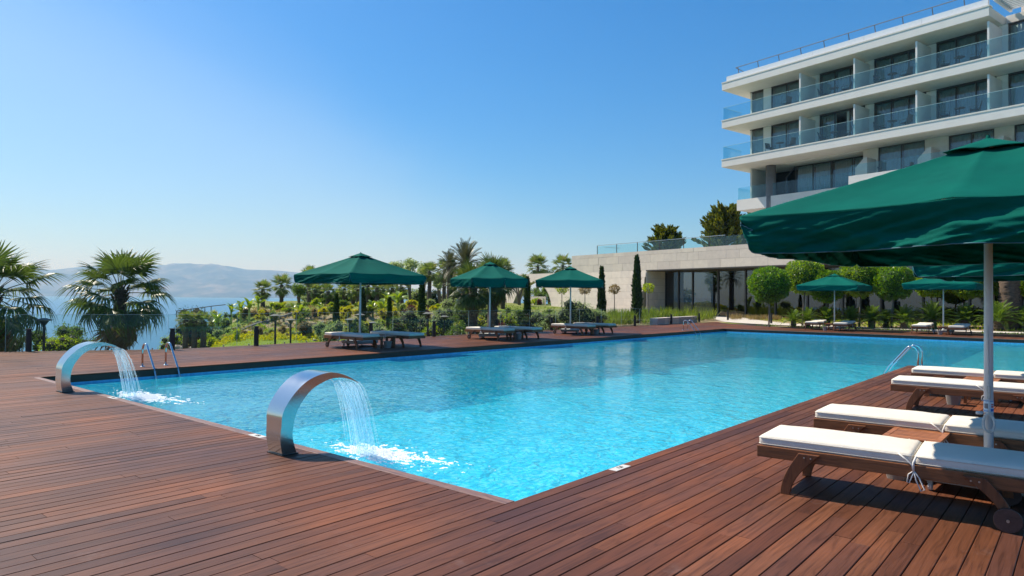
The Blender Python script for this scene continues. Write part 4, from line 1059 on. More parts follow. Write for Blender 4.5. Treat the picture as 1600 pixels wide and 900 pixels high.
for i in range(len(xs_m)-1):
    MB().box(xs_m[i]+.062, xs_m[i+1]-.062, RB, RB+.02, FZ+.08, PAV_FB-.18).build('window_pane', M['winglass'], pav)
b = MB(); b.box(gx0+.062, PR, RB-.08, RB+.06, PAV_FB-.178, PAV_FB-.097); b.box(gx0+.062, PR, RB-.08, RB+.06, FZ, FZ+.078); b.build('window_frame', M['frame'], pav)
MB().box(WX1-.3, PR, RB-.15, RB+.3, -.4, FZ-.002).build('plinth', M['frame'], pav)
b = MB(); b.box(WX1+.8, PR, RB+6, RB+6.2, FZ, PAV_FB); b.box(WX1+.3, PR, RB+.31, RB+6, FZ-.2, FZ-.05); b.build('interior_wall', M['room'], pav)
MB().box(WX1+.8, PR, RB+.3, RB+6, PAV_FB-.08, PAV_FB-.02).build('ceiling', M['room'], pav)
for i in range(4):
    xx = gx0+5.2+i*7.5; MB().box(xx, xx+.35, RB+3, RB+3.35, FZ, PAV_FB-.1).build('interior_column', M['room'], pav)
# terrace glass railing on the pavilion roof
rail = thing('terrace_railing', 'glass railing with a metal handrail along the pavilion roof terrace', 'railing', PW(xs_(926), .6, PAV_TOP), ANG)
L0 = xs_(926)
n_ = 15; Lr = (PR-L0); st = 2.75
for i in range(int(Lr/st)):
    gp = MB().box(i*st+.03, (i+1)*st-.03, -.006, .006, -.1, .84).build('glass_panel', M['railglass'], rail)
    if i < 6: MB().box(i*st-.02, i*st+.02, -.03, .03, -.1, .90).build('post', M['frame'], rail)
MB().box(-.02, 5*st+1.6, -.03, .03, .90, .94).build('handrail', M['screw'], rail)
MB().box(1.0, 1.04, .0, 2.2, .70, .73).build('handrail', M['screw'], rail)
# planter wall
pl = thing('stone_planter', 'low white stone planter wall at the left end of the glass pavilion front', 'planter', (-20.62, 37.9, 0), R(97))
for i in range(6): MB().box(i*1.28+.004, (i+1)*1.28-.004, -.25, .25, -.1, .42+.004*(i % 2)).build('stone_block', ps.choice([M['pave_grey'], M['stone_a']]), pl)
# path
b = MB()
pa = [(-26, 57), (-22.3, 50.5), (-19.2, 46.4), (-14.6, 44.0), (-9, 43.2), (-3, 43.0), (20, 43.0)]; pb = [(-25, 60), (-20.6, 53.2), (-17.6, 48.8), (-13.6, 46.4), (-9, 45.3), (-3, 45.0), (20, 45.0)]
def smooth_poly(P, n=10):
    out = []
    for i in range(len(P)-1):
        for k in range(n):
            s = k/n; p0 = P[max(i-1, 0)]; p1 = P[i]; p2 = P[i+1]; p3 = P[min(i+2, len(P)-1)]
            out.append(tuple(.5*(2*p1[d]+(p2[d]-p0[d])*s+(2*p0[d]-5*p1[d]+4*p2[d]-p3[d])*s*s+(3*p1[d]-p0[d]-3*p2[d]+p3[d])*s**3) for d in (0, 1)))
    return out+[P[-1]]
A_, B_ = smooth_poly(pa), smooth_poly(pb)
for p in A_: b.v.append((p[0], p[1], max(TZ(*p), 0)+.02))
for p in B_: b.v.append((p[0], p[1], max(TZ(*p), 0)+.02))
n_ = len(A_); b.f = [(i, i+1, n_+i+1, n_+i) for i in range(n_-1)]
b.build('garden_path', M['path'], kind='structure')
b = MB(); b.box(-15.6, 17, 41.05, 43.0, -.3, -.03); b.box(-22.5, -15.4, 40.8, 52, -.3, -.03); b.build('garden_bed', M['subfloor'], kind='structure')

# ------------------------------------------------------------------ hotel
HO = C2W(18.0, 58.6); HANG = math.atan2(-.222, .975)
hotel = thing('hotel_building', 'white multi storey hotel block with deep balconies and blue glass railings', 'building', HO, HANG)
TOPS = [10.39, 13.70, 17.08, 20.36]; TH = .68; SE = 31.0; PER = 4.24; S0 = 7.07
def hb(name, m_, *a, bevel=0, parent=None): return MB().box(*a).build(name, m_, parent or hotel, bevel=bevel)
for i, zt in enumerate(TOPS):
    if i == 0:
        hb('floor_slab', M['stucco'], 0, 11.0, 2.2, 12, zt-TH-.25, zt-.002); hb('floor_slab', M['stucco'], 11.0, SE, 0, 12, zt-TH, zt)
        hb('parapet', M['stucco'], 11.0, SE, .02, .24, zt+.001, zt+.34)
    elif i < 3:
        hb('floor_slab', M['stucco'], 0, SE, 0, 12, zt-TH, zt-.10); hb('slab_trim', M['trim'], -.03, SE, -.03, .5, zt-.099, zt)
    else:
        hb('roof', M['stucco'], 0, 19.9, 0, 12, zt-TH, zt-.10); hb('roof_trim', M['trim'], -.03, 19.93, -.03, .5, zt-.099, zt)
        hb('roof', M['stucco'], 19.9+.001, SE, 2.9, 12, zt-TH, zt)
        k = .25
        while k < 19.6:
            e = min(k+3.9, 19.75); hb('parapet_panel', M['white_metal'], k+.006, e-.006, .28, .34, zt+.001, zt+.50); k = e
        hb('parapet', M['stucco'], .25, 19.75, .341, .52, zt+.001, zt+.47); hb('parapet', M['stucco'], .25, .45, .521, 10, zt+.001, zt+.47)
# pergola of white slats at the upper right
for k in range(9): MB().box(20.3, SE, .15+k*.30, .30+k*.30, 20.62, 20.78).build('pergola_slat', M['white_metal'], hotel)
hb('pergola_beam', M['white_metal'], 20.15, 20.29, -.1, 2.8, 20.5, 20.82)
hb('upper_wall', M['stone_b'], 20.6, SE, 3.4, 8, 20.361, 22.2)
# roof rail
rr_ = thing('roof_railing', 'thin metal safety rail along the hotel roof edge', 'railing', HO, HANG)
pts = [(1.0, .55, 20.36+1.15), (18.6, .55, 20.36+1.15)]
MB().tube(pts, .032, 8).build('handrail', M['concrete'], rr_); MB().tube([(1.0, .55, 21.5), (1.0, 2.2, 21.35)], .03, 8).build('handrail', M['concrete'], rr_)
for k in range(10):
    x_ = 1.2+k*1.9; MB().tube([(x_, .75, 20.8), (x_, .55, 21.5)], .032, 6).build('post', M['concrete'], rr_)
# body
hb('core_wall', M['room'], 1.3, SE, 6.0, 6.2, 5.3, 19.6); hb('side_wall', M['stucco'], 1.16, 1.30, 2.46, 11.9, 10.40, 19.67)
hb('lower_wall', M['stucco'], 3.5, SE, 6.3, 12, 5.2, 9.4)
curt_cache = {}
def curtain_mesh(w, h):
    key = (round(w, 2), round(h, 2))
    if key in curt_cache: return curt_cache[key]
    b = MB(); n = max(6, int(w/.045))
    for i in range(n+1):
        x_ = w*i/n; y = .035*math.sin(i*1.35)+.012*math.sin(i*.5)
        b.v += [(x_, y, 0), (x_, y, h)]
    for i in range(n): b.f.append((2*i, 2*i+2, 2*i+3, 2*i+1))
    me = b.mesh('curtain', M['curtain'], True); curt_cache[key] = me; return me
M['hotelglass'] = glassmat('hotel_window_glass', (.62, .72, .74), ior=1.85)
def window(x0, x1, y, z0, z1, panes, open_=None, chamfer=False):
    b = MB(); fw = .07
    b.box(x0, x1, y-.05, y+.05, z1-fw, z1); b.box(x0, x1, y-.05, y+.05, z0, z0+fw)
    xs = [x0+(x1-x0)*k/panes for k in range(panes+1)]
    for k, q in enumerate(xs):
        a0 = q if k == 0 else q-fw/2; a1 = q+fw if k == 0 else (q if k == panes else q+fw/2)
        if k == panes: a0 = q-fw
        b.box(a0, a1, y-.049, y+.049, z0+fw, z1-fw)
    f = b.build('window', M['frame'], hotel)
    for k in range(panes):
        if k == open_: continue
        MB().box(xs[k]+.04, xs[k+1]-.04, y-.01, y+.01, z0+fw, z1-fw).build('pane', M['hotelglass'], f)
    for k in range(panes):
        if k == open_: link('curtain', curtain_mesh(.35, z1-z0-.14), f, loc=(xs[k+1]-.4, y+.3, z0+.08)); continue
        link('curtain', curtain_mesh(xs[k+1]-xs[k]-.1, z1-z0-.14), f, loc=(xs[k]+.05, y+.32, z0+.08))
# upper two balcony floors
WB = 2.4
for fl, zt in ((1, TOPS[1]), (2, TOPS[2])):
    zc = TOPS[fl+1]-TH
    def pier(a0, a1): hb('wall_pier', M['stucco'], a0, a1, WB, WB+.35, zt+.001, zc-.001)
    window(1.16, 2.46, WB+.12, zt+.02, zc-.05, 1)
    pier(2.461, 3.18); window(3.181, 5.9, WB+.12, zt+.02, zc-.05, 2, open_=None); pier(5.901, S0+.38)
    k = 0
    while True:
        s_ = S0+.381+k*PER
        if s_ > SE-1: break
        e = min(s_+3.6, SE)
        if fl == 2 and s_ > 19.5 and k == 3: pass
        window(s_, e, WB+.12, zt+.02, zc-.05, 3, open_=(1 if (fl == 1 and k == 0) else None)); pier(e+.001, s_+PER-.002); k += 1
    hb('lintel', M['frame'], 1.16, SE, WB+.0, WB+.3, zc-.049, zc-.001)
    k = 0
    while S0+k*PER < SE:
        x_ = S0+k*PER
        hb('balcony_divider', M['stucco'], x_-.06, x_+.06, .20, WB-.002, zt+.001, zt+2.30); hb('divider_clamp', M['screw'], x_-.085, x_-.061, .16, .24, zt+.62, zt+.74)
        k += 1
    # glass railing panes
    k = 0; pw = PER/2; xg = .06
    for q in [.06, 2.1, 4.2, S0]+[S0+j*pw for j in range(1, 12)]:
        if q > .06:
            if q <= SE: MB().box(xg+.008, q-.008, .10, .118, zt-.05+.06, zt+1.08).build('railing_pane', M['railglass'], hotel); MB().box(xg+.008, q-.008, .099, .119, zt+1.0803, zt+1.10).build('railing_edge', M['glassedge'], hotel)
        xg = q
    for j in range(3): MB().box(.10, .118, .13+j*.85, .12+(j+1)*.85, zt+.01, zt+1.08).build('railing_pane', M['railglass'], hotel)
    MB().box(.099, .119, .13, 2.67, zt+1.0803, zt+1.10).build('railing_edge', M['glassedge'], hotel)
# lower floor
zt, zc = TOPS[0], TOPS[1]-TH
b = MB(); b.prism([(3.55, zt+.02), (3.55, zc-.9), (4.35, zc-.12), (4.35, zt+.02)], 4.19, 4.21); b.build('window_pane', M['hotelglass'], hotel)
b = MB(); b.box(3.45, 3.55, 4.15, 4.25, zt, zc-.86); b.prism([(3.45, zc-.9), (4.3, zc-.04), (4.4, zc-.1), (3.53, zc-.98)], 4.14, 4.26); b.build('window_frame', M['frame'], hotel)
hb('ceiling_beam', M['stucco'], 4.4, SE, 2.5, 4.1, zc-.06, zc-.001)
window(4.36, 7.5, 4.2, zt+.02, zc-.07, 2); window(7.55, 10.85, 4.2, zt+.02, zc-.07, 2)
for a0, a1 in ((10.9, 12.0), (15.2, 16.7), (19.4, 20.5), (24.2, 25.4)):
    zz_ = zt
    for k in range(4):
        z1_ = min(zz_+.66, zc-.002); hb('stone_block', M['stone_b'], a0, a1, WB, WB+.5, zz_+.004, z1_-.004); zz_ = z1_
    MB().prism([(a0+.1, zt), (a0+.1, zt+1.05), (a0+.75, zt+1.75), (a0+.95, zt+1.75), (a0+.95, zt)], 1.0, WB-.002).build('balcony_divider', M['stone_b'], hotel)
for a0, a1, n_ in ((12.0, 15.2, 2), (16.7, 19.4, 2), (20.5, 24.2, 3), (25.4, 29.5, 3)): window(a0+.002, a1-.002, WB+.12, zt+.02, zc-.02, n_)
for k in range(9): MB().box(.06+k*1.25, .05+(k+1)*1.25-.015, 2.30, 2.318, zt+.002, zt+1.08).build('railing_pane', M['railglass'], hotel)
for k in range(5): MB().box(.05, .068, 2.32+k*.9, 2.31+(k+1)*.9, zt+.002, zt+1.08).build('railing_pane', M['railglass'], hotel)
for k in range(9): MB().box(11.05+k*2.1, 11.03+(k+1)*2.1, .10, .118, zt+.345, zt+1.15).build('railing_pane', M['railglass'], hotel)
MB().tube([(3.1, 2.55, 5.3), (3.1, 2.55, zc-.002)], .41, 28).build('column', M['concrete'], hotel, smooth=True)
# balcony furniture
def HW_(x, y, z): return Vector((HO.x+math.cos(HANG)*x-math.sin(HANG)*y, HO.y+math.sin(HANG)*x+math.cos(HANG)*y, z))
def armchair(label):
    t = thing('balcony_armchair', label, 'armchair', (0, 0, 0), 0, 'dark armchairs on the hotel balconies')
    m_ = M['frame']; MB().box(-.24, .24, -.24, .24, .40, .44).build('seat', M['black'], t)
    MB().prism([(-.24, .44), (-.28, .44), (-.40, .92), (-.36, .92)], -.24, .24).build('backrest', M['frame'], t)
    for s in (-1, 1):
        MB().tube([(.25, s*.28, 0), (.25, s*.28, .62), (-.30, s*.28, .62)], .018, 6).build('armrest', m_, t); MB().tube([(-.25, s*.28, 0), (-.30, s*.28, .62)], .018, 6).build('leg', m_, t)
    return t
def rtable(label):
    t = thing('balcony_table', label, 'table', (0, 0, 0), 0, 'small round tables on the hotel balconies')
    MB().tube([(0, 0, .70), (0, 0, .73)], .32, 24).build('tabletop', M['frame'], t); MB().tube([(0, 0, .02), (0, 0, .70)], .03, 8).build('stem', M['frame'], t); MB().tube([(0, 0, 0), (0, 0, .02)], .22, 20).build('foot', M['frame'], t)
    return t
fln = {1: 'lower', 2: 'upper'}; bn = ['first', 'second', 'third', 'fourth', 'fifth']
ac = at_ = None
for fl, zt in ((1, TOPS[1]), (2, TOPS[2])):
    for k in range(4):
        base = 3.0 if k == 0 else S0+(k-1)*PER+.45
        spec = [(1.0, 'left'), (2.75, 'right')]
        if fl == 2 and k == 0: spec = [(2.4, 'lone')]
        for dx, sd_ in spec:
            lb = '%s dark armchair on the %s balcony from the left on the %s full balcony floor' % (sd_, bn[k], fln[fl])
            p = HW_(base+dx, 1.05, zt); rz = HANG+(0 if sd_ == 'left' else PI)+(.3 if k % 2 else -.25)
            if ac is None: ac = armchair(lb); ac.location = p; ac.rotation_euler = (0, 0, rz)
            else: dup(ac, p, rz, lb)
        if len(spec) == 2:
            lb = 'small round table on the %s balcony from the left on the %s full balcony floor' % (bn[k], fln[fl]); p = HW_(base+1.88, 1.0, zt)
            if at_ is None: at_ = rtable(lb); at_.location = p; at_.rotation_euler = (0, 0, HANG)
            else: dup(at_, p, HANG, lb)
p = HW_(13.0, 1.2, TOPS[0]); dup(ac, p, HANG, 'dark armchair on the lowest balcony just above the parasol')
p = HW_(14.5, 1.2, TOPS[0]); dup(ac, p, HANG+PI, 'second dark armchair on the lowest balcony just above the parasol')

# ------------------------------------------------------------------ vegetation
def qmesh(name, V, m_, quads=True, smooth=False):
    """V: (N,k,3) array of k-gons"""
    N, k = V.shape[0], V.shape[1]
    me = bpy.data.meshes.new(name); me.vertices.add(N*k); me.vertices.foreach_set('co', V.reshape(-1).astype(np.float32))
    me.loops.add(N*k); me.loops.foreach_set('vertex_index', np.arange(N*k, dtype=np.int32))
    me.polygons.add(N); me.polygons.foreach_set('loop_start', np.arange(0, N*k, k, dtype=np.int32))
    try: me.polygons.foreach_set('loop_total', np.full(N, k, dtype=np.int32))
    except Exception: pass
    me.update(calc_edges=True); me.validate()
    if m_: me.materials.append(m_)
    return me
def unit(a): return a/np.maximum(np.linalg.norm(a, axis=-1, keepdims=True), 1e-9)
def leafquads(P, Dr, size, wid=.5, rs=RS):
    """rhombic leaves at P pointing along Dr"""
    N = len(P); Dr = unit(Dr); rnd = unit(rs.normal(size=(N, 3))); S = unit(np.cross(Dr, rnd)); sz = (size*rs.uniform(.65, 1.3, N))[:, None]
    Nn = np.cross(Dr, S)
    a0 = P; a1 = P+Dr*sz*.5+S*sz*wid*.5-Nn*sz*.06; a2 = P+Dr*sz; a3 = P+Dr*sz*.5-S*sz*wid*.5-Nn*sz*.06
    return np.stack([a0, a1, a2, a3], 1)
def blob_points(n, lumps, rs=RS, shell=.55):
    """points in a union of ellipsoidal lumps (cx,cy,cz,r) mostly near their surfaces"""
    L = np.array(lumps, float); w = L[:, 3]**2; idx = rs.choice(len(L), n, p=w/w.sum())
    d = unit(rs.normal(size=(n, 3))); r = (shell+(1-shell)*rs.random(n)**.6)*(1+.12*rs.normal(size=n))
    P = L[idx, :3]+d*(L[idx, 3]*r)[:, None]; return P, d
def lumps_for(rx, ry, rz, n, rs, lo=.28, hi=.5, base=0):
    out = []
    for i in range(n):
        d = unit(rs.normal(size=(1, 3)))[0]; q = rs.random()**.5*.72
        r = rs.uniform(lo, hi)*min(rx, rz, ry)*1.1
        out.append((d[0]*rx*q, d[1]*ry*q, base+rz+d[2]*rz*q, r))
    return out
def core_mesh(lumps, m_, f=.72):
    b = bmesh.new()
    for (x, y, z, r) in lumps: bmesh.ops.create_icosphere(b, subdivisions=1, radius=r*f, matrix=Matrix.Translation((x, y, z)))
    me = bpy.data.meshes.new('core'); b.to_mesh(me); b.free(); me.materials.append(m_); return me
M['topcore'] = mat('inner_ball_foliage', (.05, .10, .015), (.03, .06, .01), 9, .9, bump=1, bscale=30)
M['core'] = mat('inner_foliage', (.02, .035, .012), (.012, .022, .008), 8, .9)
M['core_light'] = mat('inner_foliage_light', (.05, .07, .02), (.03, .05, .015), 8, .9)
def bush(px, base, top, wpx, m_, label, seed, name='shrub', n=2600, leaf=.07, lumps=14, depth=None, cat='shrub', group=None, stems=True, core=True, up=.35, yr=1.0):
    rs = np.random.RandomState(seed)
    p = at_ground(px, base) if depth is None else ground_at(px, depth)
    dep = (p-Vector((0, 0, CAM_Z))).dot(VW); zt = z_at(px, top, dep); h = max(.25, zt-p.z); w = wpx*dep/F_PX/2
    t = thing(name, label, cat, p, 0, group)
    L = lumps_for(w*.98, w*.98*yr, h*.5, lumps, rs)
    P, d = blob_points(n, L, rs); P[:, 2] = np.maximum(P[:, 2], -.05)
    d2 = d*.8+rs.normal(size=d.shape)*.6; d2[:, 2] += up
    lsz = max(leaf, dep*.0019)
    link('foliage', qmesh('foliage', leafquads(P, d2, lsz, .5, rs), m_), t)
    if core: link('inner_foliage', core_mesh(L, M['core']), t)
    if stems:
        b = MB()
        for k in range(4): b.tube([(rs.uniform(-.06, .06), rs.uniform(-.06, .06), -.1), (L[k][0]*.6, L[k][1]*.6, L[k][2])], [.03, .012], 5)
        b.build('stem', M['bark'], t)
    return t
def at_ground(px, py, d0=22., d1=110.):
    k = (px-800)/F_PX; ds = np.linspace(d0, d1, 700); P = np.array([[_c*k*d-_s*d, _s*k*d+_c*d] for d in ds]); Z = terr(P[:, 0], P[:, 1])
    hy = 465.55+(px-800)*.00853; Y = hy+(CAM_Z-Z)/ds*F_PX
    ok = np.where((Y <= py) & (Z > -2.4))[0]
    i = ok[0] if len(ok) else int(np.argmin(np.abs(Y-py))); 
    return Vector((P[i, 0], P[i, 1], Z[i]))

# fan palm fronds -------------------------------------------------
def fan_frond(seed, Lp=.9, Rf=.95, nl=26, droop=.5, spread=118, rows=6):
    rs = random.Random(seed); b = MB()
    # local frame: petiole leaves origin along +x, curving down slightly
    pts = []
    for k in range(7):
        u = k/6; pts.append(Vector((Lp*u, 0, -.16*Lp*u*u)))
    b.tube(pts, [.018, .016, .014, .012, .011, .010, .008], 4, cap=False)
    c = pts[-1]; base_t = (pts[-1]-pts[-2]).normalized()
    for i in range(nl):
        a_ = R(-spread+2*spread*i/(nl-1)); da = R(2*spread/(nl-1))*.5
        d = Vector((math.cos(a_), math.sin(a_), .0)); sd_ = Vector((-math.sin(a_), math.cos(a_), 0))
        L_ = Rf*(.72+.28*math.cos(a_*.75))*rs.uniform(.88, 1.06); fold = .02*(1 if i % 2 else -1)
        base = len(b.v); tw = rs.uniform(-.05, .05); dr = droop*rs.uniform(.6, 1.4)
        for k in range(rows+1):
            u = k/rows; r = L_*u; w = r*math.tan(da) if u < .5 else L_*.5*math.tan(da)*(1-((u-.5)/.5))**.9
            z = -dr*L_*(max(0, u-.35)**2)*1.25 + .20*abs(math.sin(a_))*r*.5
            q = c+d*r*(1-.12*dr*u*u)+Vector((0, 0, z))+sd_*tw*u*u
            b.v += [tuple(q-sd_*w), tuple(q+Vector((0, 0, .35*w+.004))), tuple(q+sd_*w)]
        for k in range(rows):
            o_ = base+k*3; b.f += [(o_, o_+1, o_+4, o_+3), (o_+1, o_+2, o_+5, o_+4)]
    me = bpy.data.meshes.new('frond'); me.from_pydata(b.v, [], b.f); return me
def palm_trunk(h, r0, r1, lean=(0, 0), rings=26, seed=0):
    rs = random.Random(seed); b = MB(); n = 12
    for i in range(rings*2+1):
        u = i/(rings*2); rr = (r0+(r1-r0)*u)*(1.0+(.10 if i % 2 else -.04)); z = -.3+(h+.3)*u
        for k in range(n):
            a_ = 2*PI*k/n; q = rr*(1+.08*rs.uniform(-1, 1)); b.v.append((lean[0]*u*u+q*math.cos(a_), lean[1]*u*u+q*math.sin(a_), z))
    for i in range(rings*2):
        for k in range(n): b.f.append((i*n+k, i*n+(k+1) % n, (i+1)*n+(k+1) % n, (i+1)*n+k))
    return b
FR = []
for k_ in range(5):
    me = fan_frond(k_+20, Lp=.98, Rf=.92, nl=26, droop=.55+.28*k_); me.materials.append(M['fan']); FR.append(me)
FRD = []
for k_ in range(2):
    me = fan_frond(k_+40, Lp=.7, Rf=.8, nl=20, droop=1.2, spread=95); me.materials.append(M['skirt']); FRD.append(me)
def place_frond(me, parent, c, az, el, roll, sc, name='frond'):
    Rm = Matrix.Rotation(az, 4, 'Z') @ Matrix.Rotation(-el, 4, 'Y') @ Matrix.Rotation(roll, 4, 'X')
    o = bpy.data.objects.new(name, me); COL.objects.link(o); o.parent = parent
    o.matrix_local = Matrix.Translation(c) @ Rm @ Matrix.Scale(sc, 4); return o
def big_palm(p, h, label, seed, sc=1., nf=46, skirt=18):
    rs = random.Random(seed); t = thing('fan_palm', label, 'palm tree', p, 0, 'large fan palms just behind the glass fence')
    palm_trunk(h, .26, .17, seed=seed).build('trunk', M['trunk'], t, smooth=True)
    ga = 2.39996
    for i in range(nf):
        u = i/(nf-1); el = R(84-135*u**.85+rs.uniform(-7, 7)); az = i*ga+rs.uniform(-.15, .15)
        me = FR[min(4, int(u*4.99))]
        place_frond(me, t, Vector((.05*math.cos(az), .05*math.sin(az), h-.02-.25*u)), az, el, rs.uniform(-.35, .35), sc*rs.uniform(.86, 1.08)*(.9+.15*math.sin(u*PI)))
    for i in range(skirt):
        az = i*ga; place_frond(FRD[i % 2], t, Vector((.12*math.cos(az), .12*math.sin(az), h-.35-.5*rs.random())), az, R(-58-22*rs.random()), rs.uniform(-.5, .5), sc*rs.uniform(.8, 1.1), 'dead_frond')
    b = MB()
    for k in range(26):
        az = k*ga; z = h-.45+.5*(k/26); q = Vector((.19*math.cos(az), .19*math.sin(az), z)); b.tube([q, q*1.0+Vector((.10*math.cos(az), .10*math.sin(az), .16))], [.035, .02], 4)
    b.build('leaf_bases', M['trunk'], t); return t
p1 = ground_at(188, 23.5); hz = z_at(188, 452, 23.5)-p1.z; big_palm(p1, hz, 'large fan palm behind the glass fence right of the far left bollard', 4, 1.0, 36, 12)
p2 = ground_at(-12, 21.0); hz = z_at(0, 455, 21)-p2.z; big_palm(p2, hz, 'large fan palm cut off by the left edge of the photo', 9, 1.02, 34, 10)

def joined_crown(kind, seed, nf, Lp, Rf, nl, rows, el0=82, el1=-55, droop=.6, spread=112, dead=10):
    rs = random.Random(seed); V = []; F = []; VD = []; FD = []
    var = [fan_frond(seed*10+k, Lp, Rf, nl, droop*(.6+.3*k), spread, rows) for k in range(3)]
    vs = [([v.co.copy() for v in me.vertices], [tuple(p.vertices) for p in me.polygons]) for me in var]
    for i in range(nf+dead):
        u = i/(nf-1) if i < nf else rs.random(); isd = i >= nf
        el = R(el0+(el1-el0)*u**.8+rs.uniform(-8, 8)) if not isd else R(-60-22*rs.random()); az = i*2.39996
        Rm = Matrix.Translation((0, 0, -.2*u if not isd else -.45)) @ Matrix.Rotation(az, 4, 'Z') @ Matrix.Rotation(-el, 4, 'Y') @ Matrix.Rotation(rs.uniform(-.4, .4), 4, 'X') @ Matrix.Scale(rs.uniform(.85, 1.1), 4)
        vv, ff = vs[min(2, int(u*3))]; A_, B_ = (VD, FD) if isd else (V, F); n0 = len(A_); A_ += [tuple(Rm @ v) for v in vv]; B_ += [tuple(i_+n0 for i_ in f) for f in ff]
    me = bpy.data.meshes.new('crown'); me.from_pydata(V, [], F); md = bpy.data.meshes.new('skirt'); md.from_pydata(VD, [], FD); md.materials.append(M['skirt'])
    for m_ in var: bpy.data.meshes.remove(m_)
    return me, md
CR = []
for k_ in range(3):
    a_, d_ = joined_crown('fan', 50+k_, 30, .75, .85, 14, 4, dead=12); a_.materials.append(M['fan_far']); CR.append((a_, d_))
CRB = []
for k_ in range(2):
    a_, d_ = joined_crown('fan', 60+k_, 44, .85, 1.0, 20, 5, dead=16); a_.materials.append(M['fan']); CRB.append((a_, d_))
def small_palm(px, base, cy, rpx, label, i, group='fan palms on the garden slope', big=False, depth=None, tr=.14):
    p = at_ground(px, base) if depth is None else ground_at(px, depth)
    dep = (p-Vector((0, 0, CAM_Z))).dot(VW); h = z_at(px, cy, dep)-p.z; rad = rpx*dep/F_PX; sc = rad/(1.45 if not big else 1.7)
    t = thing('fan_palm', label, 'palm tree', p, i*1.7, group)
    me, md = (CRB if big else CR)[i % (2 if big else 3)]
    link('crown', me, t, loc=(0, 0, h)).scale = (sc,)*3; link('skirt', md, t, loc=(0, 0, h)).scale = (sc*.62, sc*.62, sc*.85)
    palm_trunk(h, tr*1.25, tr, seed=i, rings=14).build('trunk', M['trunk'], t, smooth=True)
    return t
ORD = ['first', 'second', 'third', 'fourth', 'fifth', 'sixth', 'seventh', 'eighth', 'ninth', 'tenth', 'eleventh', 'twelfth', 'thirteenth', 'fourteenth', 'fifteenth']
PS = [(411, 477, 452, 17, 'shorter fan palm at the left end of the row against the sea'), (440, 480, 445, 19, 'taller fan palm against the blue hills left of the first parasol'),
      (483, 483, 430, 17, 'tall fan palm poking above the left tip of the first parasol'), (492, 477, 453, 13, 'small fan palm just right of the one poking above the parasol tip'),
      (513, 477, 455, 14, 'fan palm under the left half of the first parasol'), (538, 476, 451, 14, 'grey trunked fan palm behind the thin cypress under the first parasol'),
      (552, 478, 454, 15, 'slim fan palm left of the first parasol pole'), (560, 480, 449, 16, 'second slim fan palm touching the first parasol pole'),
      (575, 479, 446, 17, 'thick fan palm right of the first parasol pole'), (589, 477, 450, 14, 'fan palm between the parasol pole and its second cypress'),
      (600, 475, 452, 14, 'fan palm above the left banana clump'), (613, 476, 450, 14, 'fan palm under the right half of the first parasol'),
      (628, 475, 448, 14, 'fan palm behind the yellow green banana clump'), (671, 482, 424, 17, 'tall fan palm just right of the first parasol edge'),
      (694, 480, 421, 18, 'tall fan palm with brown skirt left of the date palms'), (840, 482, 415, 21, 'fan palm rising behind the curved stone wall'),
      (879, 480, 414, 19, 'fan palm behind the left corner of the pavilion'), (786, 482, 420, 20, 'fan palm behind the right side of the octagonal parasol'),
      (727, 482, 432, 19, 'fan palm behind the left edge of the octagonal parasol')]
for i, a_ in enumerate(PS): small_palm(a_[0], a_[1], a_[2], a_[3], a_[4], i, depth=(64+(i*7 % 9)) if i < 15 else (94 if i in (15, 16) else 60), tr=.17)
small_palm(739, 514, 447, 44, 'large fan palm left of the octagonal parasol pole, brown skirt hanging', 21, 'large paired fan palms behind the octagonal parasol', True, depth=31, tr=.19)
small_palm(770, 514, 436, 42, 'large fan palm right of the octagonal parasol pole, crown above the canopy', 22, 'large paired fan palms behind the octagonal parasol', True, depth=33, tr=.21)
# three little palms in front of the dark boulder planting, lower left
for i, (px, lab) in enumerate([(291, 'left of three little palms on the lawn behind the fence'), (305, 'middle of three little palms on the lawn behind the fence'), (319, 'right of three little palms on the lawn behind the fence')]):
    small_palm(px, 538, 500+i, 17, lab, 30+i, 'three little palms on the lawn', depth=34, tr=.12)

# pinnate palms and cycads -----------------------------------------
def pinnate(seed, L_=1., npair=26, leaf=.28, droop=.7, w=.07, vee=.5):
    rs = np.random.RandomState(seed); Q = []
    us = np.linspace(.10, 1, npair)
    def pos(u): return np.array([L_*(u-.10*droop*u**3), 0, L_*(.10*u-droop*.55*u**2.3)])
    for u in us:
        p = pos(u); t = unit((pos(u+.01)-pos(u-.01))[None])[0]; side = np.array([0, 1., 0]); up = np.cross(t, side)
        ll = leaf*L_*(math.sin(PI*(.12+.80*u))**.7)*rs.uniform(.9, 1.1)
        for s in (-1, 1):
            d = unit((t*.75+side*s*.85+up*-vee*.6*(-1))[None])[0]; wv = unit(np.cross(d, up)[None])[0]*w*L_*.5
            m_ = p+d*ll*.45; Q.append([p, m_+wv, p+d*ll-np.array([0, 0, ll*.15]), m_-wv])
    r_ = .012*L_; pr_ = [pos(u) for u in np.linspace(0, 1, 9)]
    for a0, a1 in zip(pr_[:-1], pr_[1:]):
        o_ = np.array([0, r_, 0]); o2 = np.array([0, 0, r_]); Q.append([a0-o_, a0+o_, a1+o_, a1-o_]); Q.append([a0-o2, a0+o2, a1+o2, a1-o2])
    return np.array(Q)
def rosette(seed, nf, el0, el1, **kw):
    rs = random.Random(seed); out = []
    for i in range(nf):
        u = i/(nf-1); q = pinnate(seed*50+i, droop=.35+.6*u+rs.uniform(-.1, .1), **kw)*rs.uniform(.88, 1.08)
        el = R(el0+(el1-el0)*u+rs.uniform(-6, 6)); az = i*2.39996
        Rm = np.array((Matrix.Rotation(az, 3, 'Z') @ Matrix.Rotation(-el, 3, 'Y'))); out.append(q @ Rm.T)
    return np.concatenate(out)
